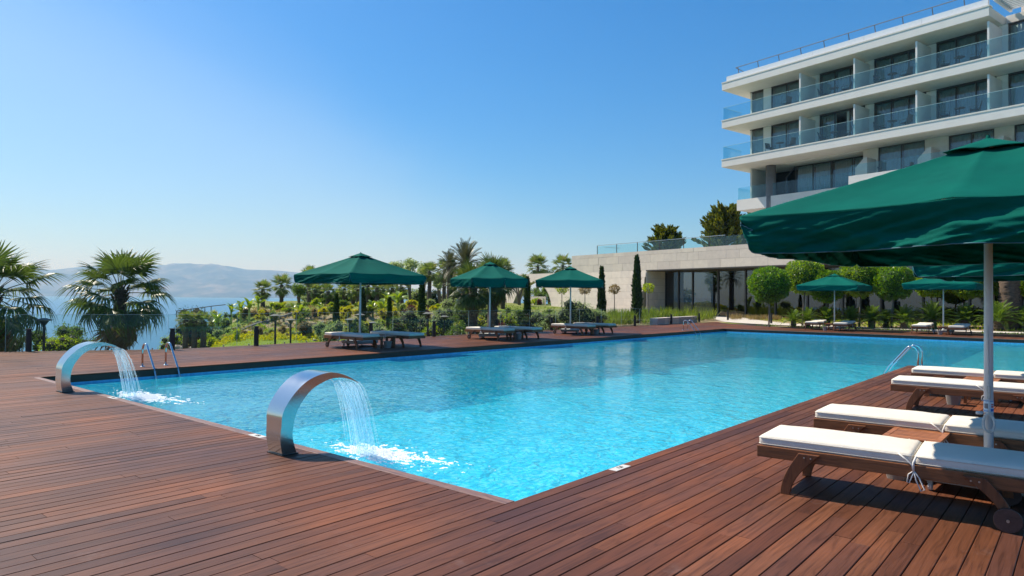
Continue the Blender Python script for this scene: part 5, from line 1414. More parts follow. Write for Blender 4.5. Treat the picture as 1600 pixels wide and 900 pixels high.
RO = [qmesh('crown', rosette(70+k, 38, 82, 2, npair=30, leaf=.22, w=.020, vee=.5), M['cycad']) for k in range(3)]
def cycad(px, base, top, rpx, label, i, depth=None):
    p = at_ground(px, base, 36, 60) if depth is None else ground_at(px, depth)
    dep = (p-Vector((0, 0, CAM_Z))).dot(VW); r = rpx*dep/F_PX; h = .42*r
    t = thing('cycad', label, 'cycad', p, i*1.3, 'cycads along the far pool side'); link('crown', RO[i % 3], t, loc=(0, 0, h)).scale = (r*1.04,)*3
    palm_trunk(h+.05, .17*r/.8, .15*r/.8, seed=i, rings=5).build('trunk', M['trunk'], t); return t
for i, a_ in enumerate([(1213, 507, 478, 24, 'bright cycad left of the far left parasol loungers'), (1240, 506, 487, 20, 'small cycad right of the first clipped ball tree'),
        (1262, 506, 484, 22, 'cycad behind the far left parasol canopy edge'), (1293, 506, 482, 24, 'light green cycad just left of the far left parasol pole'),
        (1330, 507, 486, 24, 'cycad right of the far left parasol pole'), (1362, 511, 485, 26, 'grey tipped cycad between the two far parasols'),
        (1384, 511, 484, 22, 'dark cycad below the fifth clipped ball tree'), (1413, 513, 482, 27, 'bright cycad left of the far right parasol loungers'),
        (1457, 511, 483, 30, 'wide cycad behind the far right parasol pole'), (1508, 511, 484, 27, 'cycad right of the far right parasol pole'),
        (1560, 518, 484, 34, 'dark large cycad at the foot of the thick palm trunk'), (1600, 516, 488, 26, 'cycad cut by the right edge of the photo')]):
    cycad(a_[0], a_[1], a_[2], a_[3], a_[4], i, depth={0: 41}.get(i, [40.2, 41.5, 41.5, 41, 40.5, 40.0, 40.5, 39.2, 40, 39.6, 37.6, 37.8][i]))
PHX = qmesh('crown', rosette(90, 46, 86, -25, npair=44, leaf=.24, w=.012, vee=.7), M['phoenix'])
def phoenix(px, cy, rpx, depth, label, i):
    p = ground_at(px, depth); h = z_at(px, cy, depth)-p.z; t = thing('date_palm', label, 'palm tree', p, i*2.1, 'date palms behind the octagonal parasol'); r = rpx*depth/F_PX
    link('crown', PHX, t, loc=(0, 0, h)).scale = (r, r, r*1.15); palm_trunk(h, .3, .26, seed=i, rings=16).build('trunk', M['trunk'], t, smooth=True)
phoenix(727, 415, 38, 48, 'largest date palm with upright grey green fronds above the octagonal parasol', 1); phoenix(703, 418, 25, 58, 'smaller date palm left of the largest one', 2)
# thick dark palm trunk at far right
pt = ground_at(1577, 38.4); t = thing('palm_tree', 'tall palm with thick dark trunk rising behind the far right parasol', 'palm tree', pt)
palm_trunk(6.2, .52, .40, seed=77, rings=34).build('trunk', M['trunk'], t, smooth=True); link('crown', PHX, t, loc=(0, 0, 6.1)).scale = (2.6,)*3

# clipped ball trees ------------------------------------------------
def ball_tree(px, cy, rpx, depth, m_, label, seed, n=7500, leaf=.10, name='clipped_ball_tree', grp='clipped ball trees before the glass front', tr=.055, airy=False, vr=.93):
    rs = np.random.RandomState(seed); p = ground_at(px, depth); cz = z_at(px, cy, depth)-p.z; r = rpx*depth/F_PX
    t = thing(name, label, 'clipped tree', p, 0, grp)
    d = unit(rs.normal(size=(n, 3)))
    nz = 1.7*np.array([noise.fractal(Vector(q*2.6)+Vector((seed, 0, 0)), .8, 2.1, 4) for q in d])
    rad = r*(1+.10*nz)*(1-.16*rs.random(n)**2) if not airy else r*(.4+.6*rs.random(n)**.5)*(1+.15*nz)
    P = d*rad[:, None]; P[:, 2] *= vr; P[:, 2] += cz
    dd = d*.7+rs.normal(size=d.shape)*.65; dd[:, 2] += .3
    link('crown', qmesh('crown', leafquads(P, dd, leaf, .62, rs), m_), t)
    if not airy:
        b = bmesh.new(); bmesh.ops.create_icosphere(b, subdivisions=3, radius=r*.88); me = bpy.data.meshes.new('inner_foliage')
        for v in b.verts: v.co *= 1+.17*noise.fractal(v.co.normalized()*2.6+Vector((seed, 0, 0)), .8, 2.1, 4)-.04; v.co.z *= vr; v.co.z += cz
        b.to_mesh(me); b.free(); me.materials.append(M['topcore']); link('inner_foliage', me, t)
    le = rs.uniform(-.15, .15); MB().tube([(le, 0, -.1), (le*.6, .03, cz*.3), (.02, -.02, cz*.7), (0, 0, cz)], [tr*1.2, tr, tr*.95, tr*.8], 8).build('trunk', M['paletrunk'], t, smooth=True)
    if airy:
        b = MB()
        for k in range(10): q = d[k]*r*.8; b.tube([(0, 0, cz-r*.5), (q[0], q[1], cz+q[2])], [.015, .006], 4)
        b.build('branches', M['bark'], t)
    return t
for i, a_ in enumerate([(1202, 445, 29.5, 40.5, 'topiary', 'leftmost large clipped ball tree before the glass front'), (1257, 432, 29.5, 42.5, 'topiary2', 'tallest yellow green clipped ball tree, second from the left'),
        (1292, 447, 26, 41.5, 'topiary', 'clipped ball tree directly above the far left parasol'), (1345, 433, 31, 41.5, 'topiary2', 'yellow green clipped ball tree right of the far left parasol'),
        (1396, 440, 29.5, 40, 'topiary', 'deep green clipped ball tree between the far parasols'), (1455, 440, 25, 41, 'topiary2', 'clipped ball tree above the far right parasol, left one'),
        (1515, 440, 28, 40, 'topiary2', 'clipped ball tree behind the right edge of the far right parasol'), (1553, 440, 22, 42, 'topiary', 'clipped ball tree just left of the thick palm trunk'),
        (1606, 444, 19, 39.5, 'topiary2', 'small clipped ball tree cut by the right edge of the photo')]):
    ball_tree(a_[0], a_[1], a_[2], a_[3], M[a_[4]], a_[5], 100+i)
for i, a_ in enumerate([(878, 451, 9.5, 46, 'lime', 'little ball tree seen under the canopy left of the parasol pole before the arch'), (914, 452, 9.5, 47, 'dry', 'little ball tree half hidden right of the same parasol pole'),
        (960, 452, 8.5, 48, 'dry', 'little brownish ball tree between the two wall cypresses'), (1013, 450, 9, 47.5, 'lime', 'little ball tree right of the tall wall cypress')]):
    ball_tree(a_[0], a_[1], a_[2], a_[3], M[a_[4]], a_[5], 130+i, n=520, leaf=.10, name='standard_ball_tree', grp='little ball trees against the stone wall', tr=.03, airy=True, vr=.85)

# cypresses ----------------------------------------------------------
def cypress(px, base, top, wpx, label, seed, depth, n=2600):
    rs = np.random.RandomState(seed); p = ground_at(px, depth); h = z_at(px, top, depth)-p.z; w = wpx*depth/F_PX/2
    t = thing('cypress_tree', label, 'cypress', p, 0, 'slim dark cypresses in the garden')
    u = rs.random(n)**.85; prof = np.minimum(1, (1-u)**.55*1.25)*np.minimum(1, .55+u*4)
    a_ = rs.random(n)*2*PI; r = w*prof*(.72+.3*rs.random(n))*(1+.14*np.sin(a_*3+u*14+seed))
    P = np.stack([np.cos(a_)*r, np.sin(a_)*r, .1+u*(h-.15)], 1); dd = np.stack([np.cos(a_)*.30, np.sin(a_)*.30, np.ones(n)], 1)+rs.normal(size=(n, 3))*.18
    link('crown', qmesh('crown', leafquads(P, dd, max(.16, .05*h), .35, rs), M['cypress']), t)
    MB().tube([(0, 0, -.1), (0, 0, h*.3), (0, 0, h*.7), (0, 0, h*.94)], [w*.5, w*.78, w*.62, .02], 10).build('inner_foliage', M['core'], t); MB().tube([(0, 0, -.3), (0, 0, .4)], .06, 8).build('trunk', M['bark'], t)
for a_ in [(526, 497, 460, 9, 'short cypress directly left of the first parasol pole, in front of palms', 1, 44), (567, 490, 450, 11, 'cypress just right of the first parasol pole', 2, 50), (609, 506, 466, 7, 'thin low cypress right of the bananas', 3, 40),
           (659, 503, 432, 10, 'tall cypress at the right tip of the first parasol', 4, 42), (708, 480, 409, 9, 'cypress top standing left of the date palm', 5, 55), (824, 494, 434, 10, 'cypress in front of the left side of the stone arch', 6, 42),
           (940, 495, 418, 12, 'shorter cypress against the pavilion wall, by the parasol edge', 7, 47), (995, 493, 401, 14, 'tall cypress against the pavilion wall left of the windows', 8, 46)]:
    cypress(*a_)

# conifers on the terrace behind the pavilion ---------------------------
def conifer(px, base, top, wpx, depth, label, seed, nsp=150, zbase=5.2):
    rs = np.random.RandomState(seed); c = D(px, 400, depth); p = Vector((c.x, c.y, zbase)); h = z_at(px, top, depth)-p.z; w = wpx*depth/F_PX/2
    t = thing('conifer_tree', label, 'conifer', p, 0, 'golden green conifers on the terrace'); Q = []; b = MB()
    b.tube([(0, 0, -.5), (.05, 0, h*.5), (0, 0, h*.92)], [.22, .12, .03], 8)
    for k in range(nsp):
        u = rs.random()**.9; az = rs.random()*2*PI; z0 = h*(.10+.72*u); rr = w*(1.02-.62*u)*rs.uniform(.45, 1.05)
        st = np.array([math.cos(az)*rr*.25, math.sin(az)*rr*.25, z0]); en = np.array([math.cos(az)*rr, math.sin(az)*rr, z0+rr*rs.uniform(.25, .75)]); dr = unit((en-st)[None])[0]
        if k % 2 == 0: b.tube([tuple(st*np.array([.1, .1, 1])), tuple(st), tuple(en)], [.05, .035, .012], 4)
        n = 70; v = rs.random(n)**.7; wid = .20*(1-v*.6)*(.6+w*.15); P = st+(en-st)*v[:, None]*1.08+rs.normal(size=(n, 3))*wid[:, None]*.55
        dd = dr*1.3+rs.normal(size=(n, 3))*.3+np.array([0, 0, .45]); Q.append(leafquads(P, dd, .42, .34, rs))
    link('crown', qmesh('crown', np.concatenate(Q), M['conifer']), t); b.build('trunk', M['bark'], t, smooth=True)
conifer(1132, 388, 316, 96, 66, 'larger golden conifer behind the terrace glass under the hotel balcony', 3, 190)
conifer(1040, 392, 350, 60, 64, 'smaller golden conifer behind the terrace glass left of the larger one', 5, 110)
conifer(1180, 388, 322, 50, 68, 'dark conifer beneath the lowest balcony corner', 7, 100)

# airy trees on the horizon -------------------------------------------
def airy_tree(px, base, top, wpx, depth, label, seed, m_='olive', n=1800, name='shore_tree', multi=3, grp='airy trees on the shore horizon', leaf=.22):
    rs = np.random.RandomState(seed); p = ground_at(px, depth); h = z_at(px, top, depth)-p.z; w = wpx*depth/F_PX/2
    t = thing(name, label, 'tree', p, 0, grp); b = MB(); L = []
    for k in range(multi):
        a_ = rs.uniform(0, 6.28); q = Vector((math.cos(a_)*w*.45, math.sin(a_)*w*.45, h*.55)); b.tube([(0, 0, -.3), q*.5+Vector((rs.uniform(-.2, .2), 0, 0)), q], [.15, .11, .07], 6)
        for j in range(5):
            e_ = q+Vector((rs.uniform(-.5, .5)*w, rs.uniform(-.5, .5)*w, rs.uniform(.05, .42)*h)); b.tube([q, q.lerp(e_, .5)+Vector((0, 0, .1)), e_], [.05, .035, .012], 4); L.append((e_.x, e_.y, e_.z, rs.uniform(.16, .30)*w+.15))
    P, d = blob_points(n, L, rs, .1); dd = d*.5+rs.normal(size=d.shape)*.6; dd[:, 2] -= .2
    link('crown', qmesh('crown', leafquads(P, dd, leaf, .4, rs), M[m_]), t); b.build('trunk', M['bark'], t, smooth=True)
for i, a_ in enumerate([(468, 478, 447, 34, 74, 'round dark green tree against the sea left of the first parasol', 'green'), (500, 478, 444, 26, 80, 'bushy tree under the left half of the first parasol', 'green'),
        (622, 478, 410, 30, 72, 'airy tree just behind the right side of the first parasol', 'olive'), (643, 478, 407, 30, 70, 'airy tall tree above the right tip of the first parasol', 'olive'), (660, 478, 412, 26, 76, 'airy tree with bare stems right of the first parasol', 'olive'),
        (858, 482, 424, 44, 94, 'rounded dull tree between palms behind the curved wall', 'olive'), (812, 482, 430, 26, 74, 'low tree right of the octagonal parasol', 'green'), (688, 482, 428, 26, 74, 'airy tree behind the tall palms', 'olive'), (750, 484, 425, 30, 70, 'dull green tree behind the palm pair', 'green')]):
    airy_tree(*a_[:6], 200+i, a_[6], leaf=.24, n=1500)

# bananas ---------------------------------------------------------------
def banana_leaf(seed, L_=1.5, w=.38):
    rs = random.Random(seed); b = MB(); n = 9
    for i in range(n+1):
        u = i/n; x = L_*(u-.22*u**2.5); z = L_*(.25*u-.42*u**2.6); ww = w*.5*math.sin(PI*(.06+.92*u))**.6
        b.v += [(x, -ww, z+.22*ww), (x, 0, z), (x, ww, z+.22*ww)]
    for i in range(n): o_ = i*3; b.f += [(o_, o_+1, o_+4, o_+3), (o_+1, o_+2, o_+5, o_+4)]
    me = bpy.data.meshes.new('leaf'); me.from_pydata(b.v, [], b.f); me.materials.append(M['banana']); me.polygons.foreach_set('use_smooth', [True]*len(me.polygons)); return me
BL = [banana_leaf(k) for k in range(3)]
def banana(px, base, top, label, seed, depth=None, nl=9):
    rs = random.Random(seed); p = at_ground(px, base) if depth is None else ground_at(px, depth); dep = (p-Vector((0, 0, CAM_Z))).dot(VW); h = z_at(px, top, dep)-p.z
    t = thing('banana_plant', label, 'banana plant', p, seed, 'banana plants on the slope'); sh = h*.45
    MB().tube([(0, 0, -.2), (0, 0, sh)], [.10, .07], 8).build('stem', M['olive'], t)
    for k in range(nl):
        place_frond(BL[k % 3], t, Vector((0, 0, sh-.05)), k*2.4+rs.uniform(-.3, .3), R(rs.uniform(18, 78)), rs.uniform(-.4, .4), h*.36*rs.uniform(.8, 1.15), 'leaf')
for i, (px, bs, tp, lb) in enumerate([(340, 490, 468, 'leftmost low banana plant on the slope'), (362, 492, 465, 'banana plant with spread leaves left of the tall one'), (377, 488, 462, 'banana plant beside the tall upright one'),
        (390, 487, 452, 'tallest upright banana plant against the sea'), (404, 486, 456, 'banana plant right of the tallest one'), (424, 488, 465, 'single banana plant below the two sea palms'),
        (459, 486, 462, 'banana plant below the left parasol tip'), (470, 488, 466, 'small banana plant right of the parasol tip'), (500, 488, 468, 'low banana plant under the first parasol'),
        (583, 484, 460, 'banana plant right of the parasol cypress'), (597, 484, 457, 'yellow green banana plant left of the tall pair'), (606, 482, 448, 'bright tall banana plant under the parasol right half'), (622, 482, 445, 'brightest narrow banana plant left of the airy trees'),
        (838, 492, 461, 'banana plant seen through the left half of the arch'), (850, 494, 464, 'banana plant seen through the right half of the arch'), (860, 494, 470, 'low banana plant at the right foot of the arch')]):
    banana(px, bs, tp, lb, i+1, depth=(52+(i*5 % 7)) if i < 13 else 82)

# shrubs ------------------------------------------------------------------
hs_ = 300
def B(*a, **k):
    global hs_; hs_ += 1; return bush(*a, seed=hs_, **k)
B(300, 486, 471, 56, M['dark'], 'dark rounded bush against the sea above the little palms', n=3000, depth=60, leaf=.12)
B(92, 545, 518, 66, M['lime'], 'bright lime bush behind the fence by the far left garden lamp', n=3600, depth=26, lumps=22)
B(112, 530, 504, 60, M['green'], 'taller green bush between the lamp and the big fan palm', n=3200, depth=31)
B(128, 545, 516, 50, M['green'], 'green bush at the left foot of the big fan palm', n=2500, depth=27)
B(60, 530, 512, 50, M['green'], 'green bush behind the far left bollard', n=2000, depth=34)
B(10, 545, 520, 60, M['dark'], 'dark bush at the far left edge behind the fence', n=2000, depth=27)
B(300, 520, 492, 60, M['purple'], 'purple brown shrub behind the three little palms', n=1600, depth=45)
B(336, 525, 500, 34, M['dark'], 'dark shrub right of the three little palms', n=1400, depth=44)
B(272, 535, 516, 50, M['lime'], 'low lime hedge left of the three little palms', n=2000, depth=40)
B(320, 535, 521, 70, M['lime'], 'low lime hedge behind the three little palms', n=2600, depth=41, yr=.5)
B(903, 510, 462, 66, M['olive'], 'large grey green olive bush left of the shorter wall cypress', n=6500, depth=39, lumps=34, leaf=.075, up=.6)
B(868, 512, 476, 46, M['olive'], 'grey green bush left of the large olive bush', n=3000, depth=40, up=.6)
B(935, 512, 478, 34, M['olive'], 'grey green bush right of the large olive bush', n=2600, depth=39.5, up=.6)
B(827, 516, 487, 34, M['dark'], 'dark low pine shrub below the arch cypress', n=3000, depth=36, up=.8)
B(850, 512, 492, 40, M['yellow'], 'yellow flowering bush in front of the arch', n=2400, depth=44)
B(797, 508, 483, 34, M['lime'], 'lime shrub right of the octagonal parasol pole', n=2000, depth=42)
B(805, 520, 500, 26, M['lime'], 'lime shrub between parasol and dark pine shrub', n=1500, depth=33)
B(645, 514, 484, 60, M['olive'], 'wide grey green shrub right of the first parasol', n=4200, depth=36, lumps=24)
B(618, 518, 495, 50, M['green'], 'green shrub below the first parasol right half', n=2600, depth=34)
B(596, 520, 498, 50, M['olive'], 'grey green shrub right of the first parasol pole', n=2600, depth=33)
B(523, 520, 494, 44, M['olive'], 'grey green shrub left of the first parasol pole', n=2600, depth=33)
B(692, 514, 476, 50, M['olive'], 'grey green shrub behind the lamp between two parasols', n=3200, depth=37, lumps=20)
B(712, 518, 494, 46, M['green'], 'green shrub left of the palm pair', n=2600, depth=33)
B(672, 520, 504, 44, M['lime'], 'lime shrub behind the bollard between two parasols', n=2000, depth=32)
B(640, 486, 472, 30, M['purple'], 'purple shrub left of the tall cypress', n=1100, depth=48, leaf=.1)
B(668, 484, 474, 24, M['purple'], 'purple shrub right of the tall cypress', n=1000, depth=48, leaf=.1)
B(786, 502, 490, 18, M['purple'], 'small purple shrub right of the octagonal parasol pole', n=700, depth=40, leaf=.1)
B(748, 510, 484, 30, M['yellow'], 'yellow green shrub between the palm pair trunks', n=1600, depth=38)
B(845, 484, 448, 60, M['green'], 'dark green hedge mass seen through the arch', n=2600, depth=90, leaf=.2)
B(836, 486, 466, 26, M['lime'], 'lime shrub inside the stone arch', n=1000, depth=84, leaf=.16)
B(843, 482, 468, 9, M['purple'], 'small pink flowering bush inside the arch', n=500, depth=83, leaf=.14)
rs_ = random.Random(12)
def ordi(i): return (ORD+['%d%s' % (k, 'st' if k % 10 == 1 and k != 11 else 'nd' if k % 10 == 2 else 'rd' if k % 10 == 3 else 'th') for k in range(16, 40)])[i]
ys_lab = '%s from the left of the mounded shrubs in front of the palm row'
for i in range(26):
    px = 505+i*9.0+rs_.uniform(-4, 4)
    if px > 730: break
    B(px, 0, rs_.uniform(474, 482), rs_.uniform(16, 26), M[rs_.choice(['yellow', 'yellow', 'lime', 'green'])], ys_lab % ordi(i), n=900, depth=rs_.uniform(50, 60), leaf=.10, lumps=9, group='yellow green shrubs before the palm row', stems=False)
gs_lab = '%s from the left of the low shrubs among the bananas on the left slope'
for i in range(16):
    px = 335+i*11+rs_.uniform(-5, 5); B(px, 0, rs_.uniform(478, 487), rs_.uniform(16, 26), M[rs_.choice(['lime', 'green', 'yellow', 'dry'])], gs_lab % ordi(i), n=700, depth=rs_.uniform(50, 58), leaf=.10, lumps=8, group='low shrubs among the bananas', stems=False)
ms_lab = '%s from the left of the small shrubs on the slope behind the glass fence'
for i in range(24):
    px = 500+i*12+rs_.uniform(-5, 5)
    if 728 < px < 745: continue
    B(px, 0, rs_.uniform(490, 506), rs_.uniform(18, 30), M[rs_.choice(['olive', 'green', 'lime', 'yellow', 'olive'])], ms_lab % ordi(i-(i > 19)), n=900, depth=rs_.uniform(36, 48), leaf=.08, lumps=9, group='small shrubs on the middle slope', stems=False)
B(790, 0, 486, 46, M['olive'], 'wide grey green shrub below the right edge of the octagonal parasol', n=3000, depth=44)
B(765, 0, 484, 44, M['green'], 'green shrub behind the octagonal parasol pole', n=3000, depth=46)
B(812, 0, 478, 34, M['green'], 'green shrub left of the arch cypress', n=2600, depth=48)
B(845, 0, 490, 44, M['olive'], 'grey green shrub before the arch opening', n=2600, depth=41)
B(820, 0, 500, 34, M['lime'], 'lime shrub at the foot of the dark pine shrub', n=1800, depth=33)
B(722, 0, 470, 46, M['green'], 'tall green shrub left of the palm pair', n=3000, depth=44)
B(700, 0, 462, 40, M['olive'], 'tall grey green shrub below the tall palms', n=2600, depth=52)
B(560, 0, 495, 40, M['green'], 'green shrub behind the first parasol pole', n=2400, depth=36)
B(480, 0, 500, 30, M['dry'], 'dry orange tuft shrub left of the first parasol', n=1200, depth=42)
B(470, 0, 494, 22, M['green'], 'round green shrub right of the twin lamps', n=1400, depth=44)
bk_ = random.Random(33)
for i in range(17):
    B(478+i*15+bk_.uniform(-5, 5), 0, bk_.uniform(446, 462), bk_.uniform(26, 38), M[bk_.choice(['dark', 'green', 'olive', 'dark'])], '%s from the left of the tall dark shrubs filling between the palm trunks' % ordi(i), n=1400, depth=bk_.uniform(74, 84), leaf=.16, lumps=10, group='tall shrubs between the palm trunks', cat='shrub')
for i in range(26):
    B(432+i*11.5+bk_.uniform(-5, 5), 0, bk_.uniform(466, 475), bk_.uniform(16, 28), M[bk_.choice(['green', 'lime', 'yellow', 'olive'])], '%s from the left of the shrubs at the feet of the palm row' % ordi(i), n=900, depth=bk_.uniform(60, 67), leaf=.12, lumps=9, group='shrubs at the feet of the palm row', stems=False)
for i in range(20):
    px_ = 345+i*19.5+bk_.uniform(-6, 6)
    if 725 < px_ < 745: continue
    B(px_, 0, bk_.uniform(506, 517), bk_.uniform(14, 26), M[bk_.choice(['green', 'lime', 'yellow', 'olive', 'dry'])], '%s from the left of the little shrubs low on the slope' % ordi(i), n=700, depth=bk_.uniform(40, 46), leaf=.07, lumps=8, group='little shrubs low on the slope', stems=False)
for px_, tp, wd_, mm, lb in [(775, 487, 30, 'yellow', 'yellow shrub right of the octagonal parasol pole, far back'), (792, 480, 26, 'green', 'green shrub left of the arch foot'), (838, 484, 30, 'olive', 'grey green shrub at the right foot of the arch'), (860, 482, 26, 'green', 'green shrub between the arch and the little ball tree'), (782, 495, 34, 'green', 'broad green shrub below the purple shrub'), (850, 488, 26, 'lime', 'lime shrub before the arch and behind the yellow bush')]:
    B(px_, 0, tp, wd_, M[mm], lb, n=1600, depth=52, leaf=.09)
# agaves
AGM = []
def agave(px, base, rpx, seed, depth=None):
    rs = random.Random(seed); p = at_ground(px, base); dep = (p-Vector((0, 0, CAM_Z))).dot(VW); r = rpx*dep/F_PX
    if not AGM:
        b = MB()
        for k in range(22):
            az = k*2.4; el = R(75-55*k/22); d = Vector((math.cos(az)*math.cos(el), math.sin(az)*math.cos(el), math.sin(el))); s_ = Vector((-math.sin(az), math.cos(az), 0)); u_ = Vector((0, 0, .05))
            b.add([s_*-.05, d*.5+s_*-.07-u_, d, d*.5+s_*.07-u_, s_*.05], [(0, 1, 2, 3, 4)])
        me = bpy.data.meshes.new('leaves'); me.from_pydata(b.v, [], b.f); me.materials.append(M['agave']); AGM.append(me)
    t = thing('agave_plant', '%s from the left of the grey green agaves on the slope' % ordi(sorted([q[0] for q in AGP]).index(px)), 'agave', p, rs.uniform(0, 6), 'agaves on the slope'); link('leaves', AGM[0], t).scale = (r, r, r*1.1)
AGP = [(388, 505), (374, 512), (356, 510), (418, 502), (411, 499), (396, 516), (444, 503), (475, 510), (500, 518), (508, 500), (452, 511), (346, 514), (540, 512), (486, 498)]
for i, (px, by) in enumerate(AGP): agave(px, by, 6.5, i)
# rocks
def rock(px, base, wpx, label, seed):
    p = at_ground(px, base); dep = (p-Vector((0, 0, CAM_Z))).dot(VW); r = wpx*dep/F_PX/2; b = bmesh.new(); bmesh.ops.create_icosphere(b, subdivisions=3, radius=1); rs = random.Random(seed)
    for v in b.verts:
        q = v.co.normalized(); f = 1+.45*noise.fractal(q*1.1+Vector((seed*3, 0, 0)), .7, 2.2, 5); q = q*f; q = Vector([round(c_*3.2)/3.2*.5+c_*.5 for c_ in q]); v.co = Vector((q.x*r, q.y*r*.7, q.z*r*.55+r*.15))
    me = bpy.data.meshes.new('rock'); b.to_mesh(me); b.free(); me.materials.append(M['rock']); link('rock', me, loc=p, label=label, cat='rock', group='pale rocks on the slope', rot=(0, 0, rs.uniform(0, 3)))
for i, a_ in enumerate([(411, 510, 11, 'pale rock beside an agave left of the tall lamp'), (369, 514, 9, 'pale rock below the left agaves'), (420, 518, 9, 'flat rock above the bollard lawn'), (447, 507, 8, 'pale rock right of the tall lamp'),
        (479, 523, 20, 'large brown rock left of the first parasol loungers'), (505, 505, 9, 'pale rock left of the glass seam'), (535, 508, 8, 'rock beside the short cypress'), (494, 533, 8, 'small white rock at the lawn edge'),
        (807, 507, 14, 'leaning pale rock right of the octagonal parasol'), (615, 502, 9, 'white rock right of the first parasol pole'), (285, 510, 34, 'large pinkish boulder behind the three little palms'), (315, 512, 30, 'boulder right of the large pinkish one'), (590, 493, 8, 'pale rock under the bananas'), (342, 521, 9, 'pale rock by the dark shrub')]): rock(*a_, i)
# terrace wall on the slope, railing, far promenade wall
b = MB()
for (pa_, pb_, h_) in [((345, 511, 46), (425, 497, 52), .16), ((425, 497, 52), (475, 487, 57), .2)]:
    A0, B0 = ground_at(pa_[0], pa_[2]), ground_at(pb_[0], pb_[2]); n_ = 8
    for i in range(n_):
        q0 = A0.lerp(B0, i/n_); q1 = A0.lerp(B0, (i+1)/n_); z0 = TZ(q0.x, q0.y); z1 = TZ(q1.x, q1.y); dn = Vector((0, .12, 0))
        b.add([(q0.x, q0.y, z0-.2), (q1.x, q1.y, z1-.2), (q1.x, q1.y, z1+h_), (q0.x, q0.y, z0+h_), (q0.x, q0.y+.2, z0-.2), (q1.x, q1.y+.2, z1-.2), (q1.x, q1.y+.2, z1+h_), (q0.x, q0.y+.2, z0+h_)], [(0, 1, 2, 3), (5, 4, 7, 6), (3, 2, 6, 7), (4, 0, 3, 7), (1, 5, 6, 2)])
o = b.build('garden_wall', M['concrete']); o['label'] = 'low grey retaining wall running up the left slope under the bananas'; o['category'] = 'wall'
b = MB(); A0, B0 = ground_at(430, 86), ground_at(740, 80); B0.z = A0.z; d_ = (B0-A0); L_ = d_.length; an = math.atan2(d_.y, d_.x)
pw = thing('promenade_wall', 'long low beige wall behind the palm row', 'wall', A0, an)
for i in range(24): MB().box(i*L_/24+.01, (i+1)*L_/24-.01, 0, .3, -1, z_at(480, 474.5, 86)-A0.z).build('wall_block', M['stone_c'], pw)
rl = thing('promenade_railing', 'thin metal railing along the sea edge left of the palms', 'railing', ground_at(330, 82), 0)
A0 = ground_at(352, 82); B0 = ground_at(478, 88); zt_ = z_at(400, 474.5, 84); d_ = B0-A0; n_ = 14
for i in range(n_+1):
    q = d_*(i/n_); MB().tube([(q.x, q.y, zt_-A0.z-1.0), (q.x, q.y, zt_-A0.z)], .025, 5).build('post', M['concrete'], rl)
MB().tube([(0, 0, zt_-A0.z), (d_.x, d_.y, zt_-A0.z)], .03, 5).build('handrail', M['concrete'], rl); MB().tube([(0, 0, zt_-A0.z-.45), (d_.x, d_.y, zt_-A0.z-.45)], .02, 5).build('handrail', M['concrete'], rl)
wf = thing('wooden_fence', 'rustic wooden rail running below the dark rounded bush', 'fence', (0, 0, 0))
A0 = D(276, 486, 52); B0 = D(330, 478.5, 58); MB().tube([A0, B0], .035, 6).build('rail', M['bark'], wf); MB().tube([B0, D(352, 476, 60)], .035, 6).build('rail', M['bark'], wf)
for k in range(6):
    q = A0.lerp(B0, k/5); MB().tube([q, q-Vector((0, 0, .5))], .035, 6).build('post', M['bark'], wf)
# slat fence seen through the arch
sf = thing('slat_fence', 'cream slat fence seen through the stone arch', 'fence', ground_at(826, 86), ANG)
for k in range(22): MB().box(k*.16, k*.16+.12, 0, .04, -.5, 1.15+.02*(k % 3)).build('slat', M['stone_c'], sf)

# scattered ground planting (uncountable)
def scatter(name, label, m_, pts, n_per, size, spread, up=1.2, wid=.3, cat='plants', seed=0, hgt=.1):
    rs = np.random.RandomState(seed); Q = []
    for (x, y, z, r) in pts:
        n = n_per; d = rs.normal(size=(n, 3)); d[:, 2] = np.abs(d[:, 2])+up; a_ = rs.random(n)*6.28; q = np.sqrt(rs.random(n))*r*spread
        P = np.stack([x+np.cos(a_)*q, y+np.sin(a_)*q, z+hgt*rs.random(n)*(1-(q/(r*spread+1e-6))**2)], 1); Q.append(leafquads(P, d, size*r, wid, rs))
    link(name, qmesh(name, np.concatenate(Q), m_), kind='stuff', label=label, cat=cat)
def region_pts(n, px0, px1, d0, d1, r0, r1, seed):
    rs = random.Random(seed); out = []
    for i in range(n):
        p = ground_at(rs.uniform(px0, px1), math.sqrt(rs.uniform(d0*d0, d1*d1))); out.append((p.x, p.y, p.z, rs.uniform(r0, r1)))
    return out
def mounds(pts, m_, name, label, seed):
    rs = np.random.RandomState(seed); Q = []
    for (x, y, z, r) in pts:
        n = 130; d = unit(rs.normal(size=(n, 3))); d[:, 2] = np.abs(d[:, 2]); P = np.array([x, y, z-.02])+d*np.array([r, r, r*.75])*rs.uniform(.8, 1.05, (n, 1)); Q.append(leafquads(P, d+rs.normal(size=(n, 3))*.5, r*.34, .6, rs))
    link(name, qmesh(name, np.concatenate(Q), m_), kind='stuff', label=label, cat='ground cover')
mounds(region_pts(60, 335, 520, 39.5, 43.5, .2, .38, 1), M['yellow'], 'ground_cover', 'yellow green mounds of ground cover edging the lawn', 1)
mounds(region_pts(22, 345, 520, 43, 48, .2, .34, 2), M['lime'], 'ground_cover', 'lime mounds of ground cover on the lower slope', 2)
scatter('grass', 'short bright lawn grass behind the glass fence', M['lime'], region_pts(2600, 240, 900, 23, 41, .2, .3, 3), 7, .28, 1.0, seed=3, hgt=0)
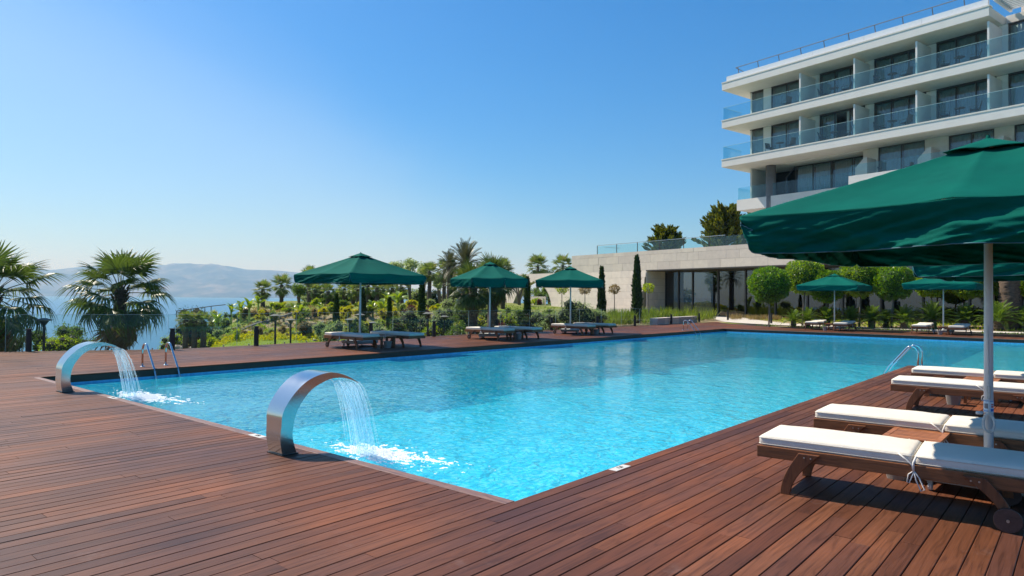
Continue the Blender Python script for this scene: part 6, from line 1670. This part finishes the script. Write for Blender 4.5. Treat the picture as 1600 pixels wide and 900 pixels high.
scatter('grass', 'rough slope grass between rocks and shrubs', M['grass'], region_pts(1100, 335, 880, 44, 64, .3, .5, 4), 8, .38, 1.0, seed=4, hgt=0)
scatter('grass', 'dry tufts scattered over the slope', M['dry'], region_pts(420, 335, 760, 42, 64, .3, .5, 5), 14, .5, .6, seed=5, hgt=0)
def reg_world(n, x0, x1, y0, y1, r0, r1, seed):
    rs = random.Random(seed); out = []
    for i in range(n):
        x, y = rs.uniform(x0, x1), rs.uniform(y0, y1); out.append((x, y, TZ(x, y), rs.uniform(r0, r1)))
    return out
scatter('tall_grass', 'tall feathery ornamental grass at the foot of the pavilion wall', M['grass'], reg_world(130, -28, -21.4, 34.5, 50, .5, .95, 6), 60, 1.0, .5, up=2.2, wid=.05, seed=6, hgt=0, cat='grass')
scatter('grass', 'grass strip between the pale path and the glass front', M['lime'], [q for q in reg_world(2600, -27, 10, 45.3, 60, .3, .5, 7) if q[1] > float(np.interp(q[0], [-25, -20.6, -17.6, -13.6, -9], [60, 53.4, 49.0, 46.6, 45.5]))], 8, .35, 1, seed=7, hgt=0)
scatter('grass', 'low planting between deck and pale path', M['green'], reg_world(700, -16, 8, 41.4, 42.7, .25, .4, 8), 10, .4, 1, seed=8, hgt=0)
scatter('orange_flowers', 'dry orange tufts before the pavilion windows', M['dry'], reg_world(40, -21.5, -17, 50, 53, .4, .6, 9), 40, .7, .5, up=2, wid=.08, seed=9, hgt=0, cat='flowers')

# ------------------------------------------------------------------ haze over the bay
hm = bpy.data.materials.new('thin_sea_haze'); hm.use_nodes = True; n = hm.node_tree.nodes; n.clear(); out = n.new('ShaderNodeOutputMaterial'); pv = n.new('ShaderNodeVolumePrincipled')
pv.inputs['Color'].default_value = (.30, .58, 1.0, 1); pv.inputs['Absorption Color'].default_value = (1, 1, 1, 1); pv.inputs['Density'].default_value = 1.3e-4; pv.inputs['Anisotropy'].default_value = .15
hm.node_tree.links.new(pv.outputs[0], out.inputs['Volume'])
MB().box(-24500, 2600, -2100, 24500, SEA_Z-1, 900).build('haze', hm, kind='stuff')
